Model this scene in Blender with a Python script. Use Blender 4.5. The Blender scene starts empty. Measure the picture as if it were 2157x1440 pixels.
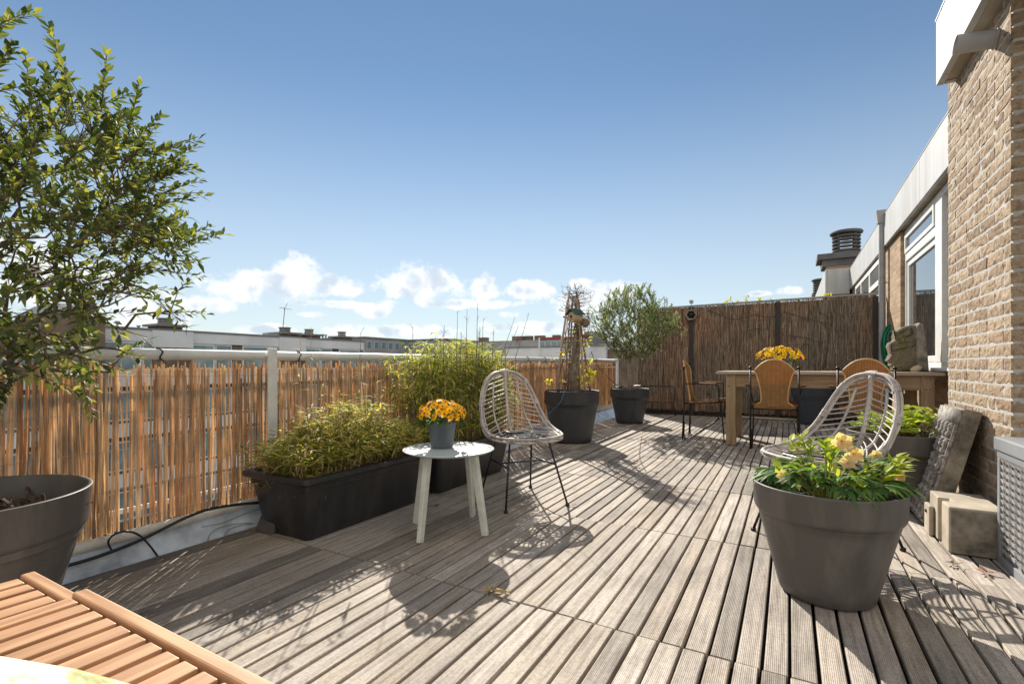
import bpy, math, random
from mathutils import Vector, Matrix, noise
random.seed(7)
R=math.radians; PI=math.pi; U=random.uniform
sc=bpy.context.scene; col=sc.collection
# ---------------------------------------------------------------- camera (pixel size of the photo 2157 x 1440)
F=1031.5; CX=1078.5; HY=770.0; H=.833; YAW=math.atan((1662-CX)/F)
sa,ca=math.sin(YAW),math.cos(YAW)
cam=bpy.data.objects.new('camera',bpy.data.cameras.new('camera')); col.objects.link(cam)
cam.location=(0,0,H); cam.rotation_euler=(PI/2,0,YAW)
cam.data.sensor_width=36; cam.data.lens=36*F/2157; cam.data.shift_y=(HY-720)/2157
cam.data.clip_start=.02; cam.data.clip_end=3000
sc.camera=cam
def g(px,py,z=0.0):
    d=F*(H-z)/(py-HY); l=(px-CX)/F*d
    return Vector((-sa*d+ca*l, ca*d+sa*l, z))
def at(px,py,Y=None,X=None,d=None):
    u=(px-CX)/F; v=(HY-py)/F; dx,dy=-sa+ca*u, ca+sa*u
    t=d if d is not None else (Y/dy if Y is not None else X/dx)
    return Vector((dx*t,dy*t,H+v*t))
# ---------------------------------------------------------------- sun and sky
SX,SY,SZ=-.90,1.18,1.0                         # towards the sun
sd=Vector((SX,SY,SZ)).normalized()
sun=bpy.data.objects.new('sun',bpy.data.lights.new('sun','SUN')); col.objects.link(sun)
sun.data.energy=5.0; sun.data.angle=R(.5); sun.data.color=(1,.93,.82)
sun.rotation_euler=sd.to_track_quat('Z','Y').to_euler()
ELEV=math.asin(sd.z)
W=bpy.data.worlds.new('World'); sc.world=W; W.use_nodes=True
wn=W.node_tree; wn.nodes.clear()
def WN(t,**k):
    n=wn.nodes.new(t)
    for a,b in k.items(): setattr(n,a,b)
    return n
def wl(a,b): wn.links.new(a,b)
def wmath(op,a,b=None,clamp=False):
    n=WN('ShaderNodeMath',operation=op,use_clamp=clamp)
    for i,v in enumerate((a,b)):
        if v is None: continue
        if isinstance(v,(int,float)): n.inputs[i].default_value=v
        else: wl(v,n.inputs[i])
    return n.outputs[0]
sky=WN('ShaderNodeTexSky',sky_type='NISHITA',sun_disc=False,sun_elevation=ELEV,
       sun_rotation=math.atan2(sd.x,sd.y),altitude=0,air_density=1.0,dust_density=0.0,ozone_density=2.5)
tc=WN('ShaderNodeTexCoord'); sep=WN('ShaderNodeSeparateXYZ'); wl(tc.outputs['Generated'],sep.inputs[0])
az=wmath('ARCTAN2',sep.outputs[0],sep.outputs[1]); el=wmath('ARCSINE',sep.outputs[2])
comb=WN('ShaderNodeCombineXYZ'); wl(az,comb.inputs[0]); wl(el,comb.inputs[1])
nz=WN('ShaderNodeTexNoise'); nz.inputs['Scale'].default_value=22; nz.inputs['Detail'].default_value=8; nz.inputs['Roughness'].default_value=.62
wl(comb.outputs[0],nz.inputs['Vector'])
nz2=WN('ShaderNodeTexNoise'); nz2.inputs['Scale'].default_value=7; nz2.inputs['Detail'].default_value=5
wl(comb.outputs[0],nz2.inputs['Vector'])
nz3=WN('ShaderNodeTexNoise'); nz3.inputs['Scale'].default_value=19; nz3.inputs['Detail'].default_value=4
wl(comb.outputs[0],nz3.inputs['Vector'])
def azel(px,py):
    p=at(px,py,d=1.0)-Vector((0,0,H)); p.normalize()
    return math.atan2(p.x,p.y), math.asin(p.z)
clouds=[(520,612,95,24),(625,580,55,38),(585,600,110,34),(705,602,90,22),(895,600,85,38),(900,585,50,30),(660,662,34,7),(788,655,32,15),(560,697,60,14),(750,697,40,16),
        (1110,612,60,20),(1020,610,34,26),(1240,640,75,38),(1300,615,70,22),(300,655,120,40),(150,600,150,50),(60,560,120,60),(1075,662,22,7),(1660,612,30,9),(1600,618,26,6),(1240,600,40,14),(980,640,150,10),(700,640,120,8),(1150,690,140,14),(850,700,160,14),(430,640,60,20)]
best=None
for px,py,rx,ry in clouds:
    a0,e0=azel(px,py); a1,_=azel(px+rx,py); _,e1=azel(px,py-ry)
    da=wmath('DIVIDE',wmath('SUBTRACT',az,a0),abs(a1-a0)); de=wmath('DIVIDE',wmath('SUBTRACT',el,e0),abs(e1-e0))
    f=wmath('SUBTRACT',1.0,wmath('ADD',wmath('MULTIPLY',da,da),wmath('MULTIPLY',de,de)))
    best=f if best is None else wmath('MAXIMUM',best,f)
best=wmath('MAXIMUM',best,-3.2)
dens=wmath('ADD',wmath('MULTIPLY',best,.72),wmath('MULTIPLY',wmath('SUBTRACT',nz.outputs[0],.43),4.2))
mr=WN('ShaderNodeMapRange',interpolation_type='SMOOTHSTEP'); wl(dens,mr.inputs[0]); mr.inputs[1].default_value=-.05; mr.inputs[2].default_value=.95
# shade inside of the big clouds
sh=wmath('ADD',wmath('MULTIPLY',best,.55),wmath('MULTIPLY',wmath('SUBTRACT',nz3.outputs[0],.5),3.6))
mr2=WN('ShaderNodeMapRange',interpolation_type='SMOOTHSTEP'); wl(sh,mr2.inputs[0]); mr2.inputs[1].default_value=.22; mr2.inputs[2].default_value=1.0
ccol=WN('ShaderNodeMix',data_type='RGBA'); wl(mr2.outputs[0],ccol.inputs[0]); ccol.inputs[6].default_value=(9.6,9.8,10.0,1); ccol.inputs[7].default_value=(6.2,7.1,8.2,1)
# pale haze low over the horizon: thin high cloud
hz=WN('ShaderNodeMapRange',interpolation_type='SMOOTHSTEP'); wl(el,hz.inputs[0]); hz.inputs[1].default_value=.55; hz.inputs[2].default_value=-.04; hz.inputs[3].default_value=0; hz.inputs[4].default_value=.70
skt=WN('ShaderNodeMix',data_type='RGBA',blend_type='MULTIPLY'); skt.inputs[0].default_value=1; wl(sky.outputs[0],skt.inputs[6]); skt.inputs[7].default_value=(1.0,1.02,.97,1)
hmix=WN('ShaderNodeMix',data_type='RGBA'); wl(hz.outputs[0],hmix.inputs[0]); wl(skt.outputs[2],hmix.inputs[6]); hmix.inputs[7].default_value=(6.9,7.5,8.0,1)
cm=WN('ShaderNodeMix',data_type='RGBA'); wl(mr.outputs[0],cm.inputs[0]); wl(hmix.outputs[2],cm.inputs[6]); wl(ccol.outputs[2],cm.inputs[7])
# unseen bright cloud field added behind the camera as fill for shaded faces
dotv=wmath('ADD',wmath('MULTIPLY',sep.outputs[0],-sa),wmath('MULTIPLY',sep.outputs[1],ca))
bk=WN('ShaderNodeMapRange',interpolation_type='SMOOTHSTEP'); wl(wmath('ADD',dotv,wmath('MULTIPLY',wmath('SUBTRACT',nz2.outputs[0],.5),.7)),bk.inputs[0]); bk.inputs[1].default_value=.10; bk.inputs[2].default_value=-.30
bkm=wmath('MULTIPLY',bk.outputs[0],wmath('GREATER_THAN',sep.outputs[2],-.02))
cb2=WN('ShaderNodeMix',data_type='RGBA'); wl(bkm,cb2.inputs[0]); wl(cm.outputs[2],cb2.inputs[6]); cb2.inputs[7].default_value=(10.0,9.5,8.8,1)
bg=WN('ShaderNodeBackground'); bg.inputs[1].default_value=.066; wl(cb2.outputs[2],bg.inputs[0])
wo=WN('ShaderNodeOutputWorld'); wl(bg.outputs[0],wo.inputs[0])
sc.view_settings.view_transform='Standard'; sc.view_settings.look='None'; sc.view_settings.gamma=1
sc.view_settings.exposure=.75; sc.view_settings.use_curve_mapping=False
sc.render.engine='CYCLES'; sc.cycles.max_bounces=8; sc.cycles.transparent_max_bounces=12

# ================================================================ mesh helpers
class MB:
    def __init__(s): s.v=[]; s.f=[]; s.m=[]
    def add(s,vs,fs,m=0):
        n=len(s.v); s.v.extend([tuple(v) for v in vs]); s.f.extend([tuple(i+n for i in f) for f in fs]); s.m.extend([m]*len(fs)); return n
    def box(s,x0,x1,y0,y1,z0,z1,m=0):
        s.add([(x0,y0,z0),(x1,y0,z0),(x1,y1,z0),(x0,y1,z0),(x0,y0,z1),(x1,y0,z1),(x1,y1,z1),(x0,y1,z1)],
              [(3,2,1,0),(4,5,6,7),(0,1,5,4),(1,2,6,5),(2,3,7,6),(3,0,4,7)],m)
    def bar(s,a,b,w,h,up=(0,0,1),m=0,w2=None,h2=None):
        a=Vector(a);b=Vector(b);d=(b-a).normalized();up=Vector(up)
        sx=d.cross(up)
        if sx.length<1e-5: sx=d.cross(Vector((1,0,0)))
        sx.normalize(); uz=sx.cross(d); w2=w2 or w; h2=h2 or h; vs=[]
        for p,ww,hh in ((a,w,h),(b,w2,h2)):
            for i,j in ((-1,-1),(1,-1),(1,1),(-1,1)): vs.append(p+sx*(i*ww/2)+uz*(j*hh/2))
        s.add(vs,[(3,2,1,0),(4,5,6,7),(0,1,5,4),(1,2,6,5),(2,3,7,6),(3,0,4,7)],m)
    def tube(s,pts,r,n=6,m=0,closed=False,cap=True):
        pts=[Vector(p) for p in pts]; k=len(pts); rr=r if isinstance(r,(list,tuple)) else [r]*k
        prev=None; vs=[]
        for i,p in enumerate(pts):
            if closed: d=pts[(i+1)%k]-pts[i-1]
            else: d=pts[min(i+1,k-1)]-pts[max(i-1,0)]
            if d.length<1e-9: d=Vector((0,0,1))
            d.normalize()
            if prev is None:
                a=d.cross(Vector((0,0,1)) if abs(d.z)<.9 else Vector((1,0,0)))
            else:
                a=prev-d*prev.dot(d)
                if a.length<1e-6: a=d.cross(Vector((.3,1,.2)))
            a.normalize(); prev=a; b=d.cross(a)
            for j in range(n):
                t=2*PI*j/n; vs.append(p+(a*math.cos(t)+b*math.sin(t))*rr[i])
        fs=[]
        for i in range(k if closed else k-1):
            i2=(i+1)%k
            for j in range(n): fs.append((i*n+j,i*n+(j+1)%n,i2*n+(j+1)%n,i2*n+j))
        if cap and not closed: fs.append(tuple(range(n))[::-1]); fs.append(tuple((k-1)*n+j for j in range(n)))
        s.add(vs,fs,m)
    def lathe(s,prof,c=(0,0,0),n=40,m=0):
        vs=[]; k=len(prof)
        for j in range(n):
            t=2*PI*j/n
            for r,z in prof: vs.append((c[0]+r*math.cos(t),c[1]+r*math.sin(t),c[2]+z))
        fs=[]
        for j in range(n):
            j2=(j+1)%n
            for i in range(k-1): fs.append((j*k+i,j2*k+i,j2*k+i+1,j*k+i+1))
        s.add(vs,fs,m)
    def disc(s,c,r,n=24,m=0,jit=0):
        vs=[c]+[(c[0]+r*math.cos(2*PI*j/n),c[1]+r*math.sin(2*PI*j/n),c[2]) for j in range(n)]
        s.add(vs,[(0,1+j,1+(j+1)%n) for j in range(n)],m)
    def ball(s,c,r,n=8,k=6,m=0,sq=(1,1,1)):
        vs=[];c=Vector(c)
        for i in range(k+1):
            p=PI*i/k
            for j in range(n):
                t=2*PI*j/n; vs.append((c.x+sq[0]*r*math.sin(p)*math.cos(t),c.y+sq[1]*r*math.sin(p)*math.sin(t),c.z+sq[2]*r*math.cos(p)))
        s.add(vs,[(i*n+j,(i+1)*n+j,(i+1)*n+(j+1)%n,i*n+(j+1)%n) for i in range(k) for j in range(n)],m)
    def extr(s,poly,ax,lo,hi,m=0):
        # poly in the plane normal to ax ('x','y','z'), extruded lo..hi
        def P(u,v,w): return {'x':(w,u,v),'y':(u,w,v),'z':(u,v,w)}[ax]
        n=len(poly); vs=[P(u,v,lo) for u,v in poly]+[P(u,v,hi) for u,v in poly]
        s.add(vs,[tuple(range(n))[::-1],tuple(range(n,2*n))]+[(i,(i+1)%n,n+(i+1)%n,n+i) for i in range(n)],m)
    def blade(s,p,d,up,L,Wd,droop=.3,fold=.25,segs=3,m=0,prof=None):
        p=Vector(p); d=Vector(d).normalized(); up=Vector(up)
        sx=d.cross(up)
        if sx.length<1e-4: sx=d.cross(Vector((1,.2,0)))
        sx.normalize(); nz_=sx.cross(d).normalized(); vs=[]; fs=[]
        for i in range(segs+1):
            t=i/segs; w=Wd*(.5*math.sin(PI*min(1,t*.93+.05))**.8 if prof is None else prof[i])
            c=p+d*(L*t)+Vector((0,0,-1))*(droop*L*t*t)
            vs+= [c+sx*w+nz_*(w*fold), c, c-sx*w+nz_*(w*fold)]
        for i in range(segs):
            a=i*3; fs+=[(a,a+1,a+4,a+3),(a+1,a+2,a+5,a+4)]
        s.add(vs,fs,m)
    def build(s,name,mats,parent=None,smooth=False,loc=None):
        me=bpy.data.meshes.new(name); me.from_pydata(s.v,[],s.f); 
        if not isinstance(mats,(list,tuple)): mats=[mats]
        for x in mats: me.materials.append(x)
        if len(mats)>1: me.polygons.foreach_set('material_index',s.m)
        if smooth: me.polygons.foreach_set('use_smooth',[True]*len(me.polygons))
        me.update(); o=bpy.data.objects.new(name,me); col.objects.link(o)
        if loc is not None: o.location=loc
        if parent is not None: o.parent=parent
        return o
def tag(o,label,cat,group=None):
    o['label']=label; o['category']=cat
    if group: o['group']=group
    return o
def thing(name,label,cat,loc=(0,0,0),rz=0,group=None):
    o=bpy.data.objects.new(name,None); col.objects.link(o); o.location=loc; o.rotation_euler=(0,0,rz); o.empty_display_size=.1
    return tag(o,label,cat,group)
def struct(o): o['kind']='structure'; return o
def bevel(o,w=.004,seg=2,ang=40):
    b=o.modifiers.new('bevel','BEVEL'); b.width=w; b.segments=seg; b.limit_method='ANGLE'; b.angle_limit=R(ang); return o
def copy_tree(o,parent=None):
    c=o.copy(); col.objects.link(c); c.parent=parent
    for ch in list(o.children): copy_tree(ch,c)
    return c
# ================================================================ materials
class M:
    def __init__(s,name,rough=.6,spec=.5,metal=0):
        s.mat=bpy.data.materials.new(name); s.mat.use_nodes=True; s.t=s.mat.node_tree; s.b=s.t.nodes['Principled BSDF']
        s.b.inputs['Roughness'].default_value=rough; s.b.inputs['Specular IOR Level'].default_value=spec; s.b.inputs['Metallic'].default_value=metal
        s.out=s.t.nodes['Material Output']
    def n(s,t,**k):
        x=s.t.nodes.new(t)
        for a,b in k.items(): setattr(x,a,b)
        return x
    def l(s,a,b): s.t.links.new(a,b)
    def coord(s,scale=(1,1,1),kind='Object'):
        tc=s.n('ShaderNodeTexCoord'); mp=s.n('ShaderNodeMapping'); mp.inputs['Scale'].default_value=scale; s.l(tc.outputs[kind],mp.inputs[0]); return mp.outputs[0]
    def noise(s,scale,detail=4,rough=.55,vec=None,sc3=None):
        x=s.n('ShaderNodeTexNoise'); x.inputs['Scale'].default_value=scale; x.inputs['Detail'].default_value=detail; x.inputs['Roughness'].default_value=rough
        s.l(vec if vec is not None else s.coord(sc3 or (1,1,1)),x.inputs['Vector']); return x.outputs[0]
    def ramp(s,fac,stops):
        x=s.n('ShaderNodeValToRGB'); e=x.color_ramp.elements
        while len(e)<len(stops): e.new(.5)
        for i,(p,c) in enumerate(stops): e[i].position=p; e[i].color=(*c,1) if len(c)==3 else c
        s.l(fac,x.inputs[0]); return x.outputs[0]
    def mix(s,f,a,b,bt='MIX'):
        x=s.n('ShaderNodeMix',data_type='RGBA',blend_type=bt)
        for i,v in ((0,f),(6,a),(7,b)):
            if isinstance(v,(int,float)): x.inputs[i].default_value=v
            elif isinstance(v,tuple): x.inputs[i].default_value=(*v,1)
            else: s.l(v,x.inputs[i])
        return x.outputs[2]
    def math(s,op,a,b=None):
        x=s.n('ShaderNodeMath',operation=op)
        for i,v in enumerate((a,b)):
            if v is None: continue
            if isinstance(v,(int,float)): x.inputs[i].default_value=v
            else: s.l(v,x.inputs[i])
        return x.outputs[0]
    def rnd(s): return s.n('ShaderNodeNewGeometry').outputs['Random Per Island']
    def bump(s,h,strength=.4,dist=.01):
        x=s.n('ShaderNodeBump'); x.inputs['Strength'].default_value=strength; x.inputs['Distance'].default_value=dist; s.l(h,x.inputs['Height']); s.l(x.outputs[0],s.b.inputs['Normal']); return x
    def col(s,c):
        if isinstance(c,tuple): s.b.inputs['Base Color'].default_value=(*c,1)
        else: s.l(c,s.b.inputs['Base Color'])
        return s
def plain(name,c,rough=.5,metal=0,var=.12,scale=8,bump=.0,bscale=60,spec=.5,c2=None):
    m=M(name,rough,spec,metal); n=m.noise(scale,5,.6)
    c2=c2 or tuple(x*(1-var*2.2) for x in c)
    m.col(m.ramp(n,[(.32,c2),(.68,tuple(min(1,x*(1+var*.4)) for x in c))]))
    if bump: m.bump(m.noise(bscale,4,.6),bump,.004)
    rr=m.n('ShaderNodeMapRange'); m.l(n,rr.inputs[0]); rr.inputs[3].default_value=max(.05,rough-.12); rr.inputs[4].default_value=min(1,rough+.12); m.l(rr.outputs[0],m.b.inputs['Roughness'])
    return m.mat
def leafmat(name,stops,trans=.45,rough=.45,tint=(1.25,1.35,.6)):
    m=M(name,max(.55,rough+.12),.22); r=m.rnd(); c=m.ramp(r,stops); m.col(c)
    tr=m.n('ShaderNodeBsdfTranslucent'); tc_=m.mix(1.0,c,tint,'MULTIPLY'); m.l(tc_,tr.inputs[0])
    mx=m.n('ShaderNodeMixShader'); mx.inputs[0].default_value=trans; m.l(m.b.outputs[0],mx.inputs[1]); m.l(tr.outputs[0],mx.inputs[2]); m.l(mx.outputs[0],m.out.inputs[0])
    return m.mat
def deckmat(name,reeded=True,tone=1.0):
    m=M(name,.75,.35); r=m.rnd()
    base=m.ramp(r,[(0,(.25*tone,.222*tone,.195*tone)),(.3,(.40*tone,.355*tone,.31*tone)),(.55,(.48*tone,.43*tone,.38*tone)),(.8,(.42*tone,.36*tone,.295*tone)),(1,(.56*tone,.505*tone,.45*tone))])
    grain=m.noise(1,7,.65,m.coord((70,4,70))); c=m.mix(.55,base,m.ramp(grain,[(.33,(.30,.28,.27)),(.58,(1.18,1.18,1.18))]),'MULTIPLY')
    st=m.noise(2.2,6,.65); c=m.mix(.6,c,m.ramp(st,[(.33,(.58,.55,.52)),(.55,(1.05,1.03,1.0)),(.8,(1.18,1.16,1.12))]),'MULTIPLY')
    sp=m.noise(90,3,.7); c=m.mix(.35,c,m.ramp(sp,[(.38,(.4,.38,.36)),(.55,(1,1,1))]),'MULTIPLY')
    m.col(c)
    if reeded:
        w=m.n('ShaderNodeTexWave',wave_type='BANDS',bands_direction='X'); w.inputs['Scale'].default_value=64; w.inputs['Distortion'].default_value=0
        m.l(m.coord(),w.inputs['Vector'])
        wd=m.ramp(w.outputs[0],[(.1,(.62,.60,.58)),(.5,(1,1,1))])
        m.t.links.remove(m.b.inputs['Base Color'].links[0]); m.col(m.mix(.5,c,wd,'MULTIPLY'))
        hsum=m.math('ADD',w.outputs[0],m.math('MULTIPLY',grain,.8)); m.bump(hsum,.55,.0016)
    else: m.bump(grain,.35,.002)
    return m.mat
def woodmat(name,lo,hi,axis='Y',rough=.6,grainscale=45,bump=.25,per=True):
    m=M(name,rough,.4); sc3={'X':(2.5,grainscale,grainscale),'Y':(grainscale,2.5,grainscale),'Z':(grainscale,grainscale,2.5)}[axis]
    n=m.noise(1,6,.6,m.coord(sc3)); c=m.ramp(n,[(.28,lo),(.7,hi)])
    if per: c=m.mix(.6,c,m.ramp(m.rnd(),[(0,(.72,.70,.68)),(1,(1.12,1.1,1.08))]),'MULTIPLY')
    b=m.noise(5,4,.6); c=m.mix(.5,c,m.ramp(b,[(.35,(.75,.74,.72)),(.65,(1.08,1.07,1.05))]),'MULTIPLY')
    m.col(c); m.bump(n,bump,.002); return m.mat
def reedmat():
    m=M('reed_cane',.5,.35); r=m.rnd()
    c=m.ramp(r,[(0,(.38,.23,.13)),(.18,(.62,.50,.35)),(.42,(.71,.62,.48)),(.56,(.54,.37,.22)),(.72,(.75,.67,.54)),(.88,(.62,.50,.34)),(1,(.66,.42,.22))])
    st=m.noise(1,5,.6,m.coord((30,30,7))); c=m.mix(.7,c,m.ramp(st,[(.3,(.45,.40,.36)),(.6,(1.1,1.08,1.05))]),'MULTIPLY'); m.col(c)
    tr=m.n('ShaderNodeBsdfTranslucent'); m.l(m.mix(1,c,(1.42,1.32,1.18),'MULTIPLY'),tr.inputs[0])
    mx=m.n('ShaderNodeMixShader'); mx.inputs[0].default_value=.50; m.l(m.b.outputs[0],mx.inputs[1]); m.l(tr.outputs[0],mx.inputs[2]); m.l(mx.outputs[0],m.out.inputs[0])
    return m.mat
def brickmat(name='brick_texture',hgt=1.0):
    m=M(name,.85,.3); tc=m.n('ShaderNodeTexCoord'); s=m.n('ShaderNodeSeparateXYZ'); m.l(tc.outputs['Object'],s.inputs[0])
    cb=m.n('ShaderNodeCombineXYZ'); m.l(m.math('ADD',s.outputs[0],s.outputs[1]),cb.inputs[0]); m.l(s.outputs[2],cb.inputs[1])
    b=m.n('ShaderNodeTexBrick'); m.l(cb.outputs[0],b.inputs['Vector']); b.inputs['Scale'].default_value=1
    b.inputs['Brick Width'].default_value=.21; b.inputs['Row Height'].default_value=.0625; b.inputs['Mortar Size'].default_value=.006; b.inputs['Mortar Smooth'].default_value=.3
    b.inputs['Color1'].default_value=(.30,.19,.10,1); b.inputs['Color2'].default_value=(.46,.32,.19,1); b.inputs['Mortar'].default_value=(.34,.31,.28,1)
    n=m.noise(55,6,.7); m.col(m.mix(.6,b.outputs[0],m.ramp(n,[(.35,(.5,.46,.42)),(.6,(1.1,1.08,1.05))]),'MULTIPLY'))
    m.bump(m.math('ADD',m.math('MULTIPLY',b.outputs['Fac'],-1.2),m.math('MULTIPLY',n,1.2)),.8,.008); return m.mat
MT={}
MT['deck']=deckmat('reeded_deck_wood',True); MT['deck_smooth']=deckmat('smooth_deck_wood',False,.82)
MT['deck_right']=deckmat('pale_deck_wood',False,1.05)
MT['under']=plain('deck_underside',(.02,.017,.014),.9)
MT['roofing']=plain('wet_roof_sheet_sky_tint',(.72,.80,.90),.22,var=.25,scale=6,bump=.15,bscale=30)  # pale blue base colour stands in for reflected sky on the sheet
MT['white_metal']=plain('white_powder_coat',(.72,.72,.70),.38,var=.06,scale=12)
MT['white_pipe']=plain('white_plastic_pipe',(.74,.70,.63),.5,var=.12,scale=9)
MT['black_rubber']=plain('black_rubber',(.02,.02,.02),.5)
MT['iron']=plain('dark_iron',(.035,.028,.026),.45,metal=.6)
MT['black_rod']=plain('black_steel_rod',(.012,.012,.013),.35)
MT['wire']=plain('zinc_wire',(.55,.55,.52),.35,metal=.7)
MT['reed']=reedmat()
def heather():
    m=M('heather_twigs',.85,.2); r=m.rnd()
    c=m.ramp(r,[(0,(.065,.052,.042)),(.3,(.235,.19,.145)),(.6,(.35,.29,.225)),(.82,(.16,.122,.092)),(1,(.60,.51,.40))])
    big=m.noise(.9,3,.5); m.col(m.mix(1,c,m.ramp(big,[(.4,(.95,.95,.95)),(.65,(1.25,.95,.8))]),'MULTIPLY')); return m.mat
MT['heather']=heather()
MT['heather_back']=plain('heather_backing',(.05,.033,.024),.95,var=.3,scale=20,bump=.5,bscale=90)
def plasticpot(name,c,rough=.48):
    m=M(name,rough,.45); n=m.noise(420,2,.6); m.col(m.mix(.5,c,m.ramp(n,[(.4,(.75,.75,.75)),(.62,(1.15,1.15,1.15))]),'MULTIPLY') if True else c)
    d=m.noise(3,4,.6); m.l(m.math('ADD',m.math('MULTIPLY',d,.25),rough-.12),m.b.inputs['Roughness']); m.bump(n,.25,.0008)
    dst=m.noise(1,6,.65,m.coord((9,9,2.2))); src=m.b.inputs['Base Color'].links[0].from_socket
    f=m.ramp(dst,[(.46,(0,0,0)),(.76,((.5,)*3 if c[0]>.07 else (.14,)*3))]); m.t.links.remove(m.b.inputs['Base Color'].links[0]); m.col(m.mix(f,src,(.22,.20,.175))); return m.mat
MT['pot_warm']=plasticpot('anthracite_pot_plastic',(.090,.082,.078))
MT['pot_dark']=plasticpot('dark_pot_plastic',(.040,.044,.050))
MT['planter']=plasticpot('black_planter_plastic',(.022,.022,.024),.42)
MT['soil']=plain('potting_soil',(.045,.028,.018),.95,var=.35,scale=50,bump=.9,bscale=70)
MT['mulch']=plain('bark_mulch',(.16,.10,.065),.9,var=.35,scale=30)
MT['teak']=woodmat('oiled_teak',(.34,.17,.085),(.68,.42,.245),'Y',.5,38,.3)
MT['teakx']=woodmat('oiled_teak_rail',(.34,.17,.085),(.68,.42,.245),'X',.5,50,.18)
MT['oakx']=woodmat('weathered_oak_long',(.22,.15,.085),(.40,.30,.195),'X',.75)
MT['oakz']=woodmat('weathered_oak_leg',(.24,.165,.095),(.42,.315,.205),'Z',.75)
MT['oaktop']=woodmat('weathered_oak_top',(.30,.25,.19),(.50,.43,.34),'X',.7)
MT['tabletop']=plain('pale_mint_lacquer',(.50,.56,.57),.32,var=.05,scale=5)
MT['tableleg']=plain('pale_mint_leg',(.60,.62,.56),.5,var=.1,scale=14)
MT['green_plastic']=plain('green_hose_plastic',(.0,.20,.11),.35)
MT['bark']=plain('olive_bark',(.20,.155,.115),.9,var=.3,scale=40,bump=.7,bscale=60)
MT['bark_pale']=plain('pale_bark',(.33,.27,.20),.9,var=.25,scale=30,bump=.7,bscale=60)
MT['bark_red']=plain('reddish_twig',(.17,.10,.065),.8,var=.25,scale=40)
MT['leaf_big']=leafmat('evergreen_leaf',[(0,(.045,.065,.030)),(.4,(.085,.115,.050)),(.7,(.15,.18,.075)),(.9,(.25,.27,.10)),(1,(.40,.38,.13))],.42,.33,(1.5,1.5,.5))
MT['leaf_olive']=leafmat('olive_leaf',[(0,(.08,.11,.06)),(.5,(.17,.21,.11)),(.85,(.30,.34,.18)),(1,(.42,.42,.22))],.42,.42,(1.2,1.3,.7))
MT['leaf_bamboo']=leafmat('bamboo_leaf',[(0,(.08,.13,.03)),(.3,(.21,.27,.06)),(.6,(.38,.42,.10)),(.85,(.57,.53,.18)),(1,(.66,.56,.32))],.52,.42,(1.5,1.45,.6))
MT['leaf_bamboo_low']=leafmat('low_bamboo_leaf',[(0,(.09,.14,.03)),(.25,(.25,.30,.07)),(.5,(.45,.46,.12)),(.8,(.62,.54,.22)),(1,(.72,.60,.40))],.52,.45,(1.4,1.3,.55))
MT['cane']=plain('dry_bamboo_cane',(.40,.27,.15),.6,var=.2,scale=30)
MT['cane_dark']=plain('bare_cane',(.16,.14,.12),.7,var=.2,scale=30)
MT['leaf_hell']=leafmat('hellebore_leaf',[(0,(.05,.11,.04)),(.5,(.10,.19,.06)),(.8,(.18,.28,.08)),(1,(.30,.38,.10))],.4,.28,(1.4,1.6,.5))
MT['leaf_lime']=leafmat('lime_young_leaf',[(0,(.20,.30,.04)),(.5,(.36,.44,.06)),(1,(.52,.55,.14))],.5,.4,(1.3,1.3,.4))
MT['petal_cream']=leafmat('cream_petal',[(0,(.62,.55,.24)),(.5,(.75,.66,.34)),(1,(.70,.50,.30))],.45,.5,(1.1,1.0,.7))
MT['petal_orange']=leafmat('orange_pansy_petal',[(0,(.80,.32,.005)),(.5,(.88,.42,.008)),(1,(.90,.52,.02))],.3,.5,(1.1,1,.4))
MT['petal_purple']=leafmat('purple_pansy_petal',[(0,(.16,.02,.09)),(1,(.34,.05,.2))],.25,.5,(1.1,1,1))
MT['flower_eye']=plain('dark_flower_eye',(.07,.02,.01),.7)
MT['leaf_green']=leafmat('pansy_leaf',[(0,(.03,.08,.015)),(1,(.10,.18,.04))],.35,.4)
MT['leaf_straw']=leafmat('young_yellow_leaf',[(0,(.42,.42,.06)),(1,(.75,.66,.14))],.5,.4,(1.2,1.2,.5))
MT['stone']=plain('weathered_stone',(.30,.265,.215),.95,var=.3,scale=14,bump=.9,bscale=60)
MT['concrete']=plain('dusty_concrete',(.46,.40,.31),.95,var=.16,scale=7,bump=.35,bscale=220)
def moss():
    m=M('mossy_stone',.95,.2); n=m.noise(9,6,.65); n2=m.noise(60,4,.7)
    c=m.ramp(n,[(.35,(.13,.105,.080)),(.5,(.20,.165,.13)),(.57,(.13,.13,.06)),(.72,(.24,.24,.10))]); m.col(m.mix(.7,c,m.ramp(n2,[(.35,(.5,.5,.5)),(.6,(1.15,1.15,1.15))]),'MULTIPLY'))
    m.bump(n2,.9,.006); return m.mat
MT['moss']=moss()
MT['fascia']=plain('white_fascia_panel',(.50,.50,.50),.45,var=.05,scale=3)
def fasc():
    m=M('streaked_white_fascia',.5,.4); n=m.noise(1,5,.6,m.coord((5,5,.5))); n2=m.noise(3,4,.5)
    c=m.ramp(n,[(.35,(.37,.365,.35)),(.6,(.46,.46,.465))]); m.col(m.mix(.5,c,m.ramp(n2,[(.35,(.9,.9,.88)),(.6,(1,1,1))]),'MULTIPLY')); return m.mat
MT['fascia']=fasc()
MT['soffit']=plain('aged_soffit',(.42,.37,.29),.8,var=.2,scale=5)
MT['grey_pvc']=plain('grey_pvc',(.36,.36,.37),.45,var=.1,scale=6)
MT['zinc']=plain('zinc_grey',(.34,.345,.35),.5,var=.12,scale=6)
MT['brick']=brickmat()
MT['mortar']=plain('lime_mortar',(.46,.44,.41),.95,var=.15,scale=30,bump=.6,bscale=160)
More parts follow.
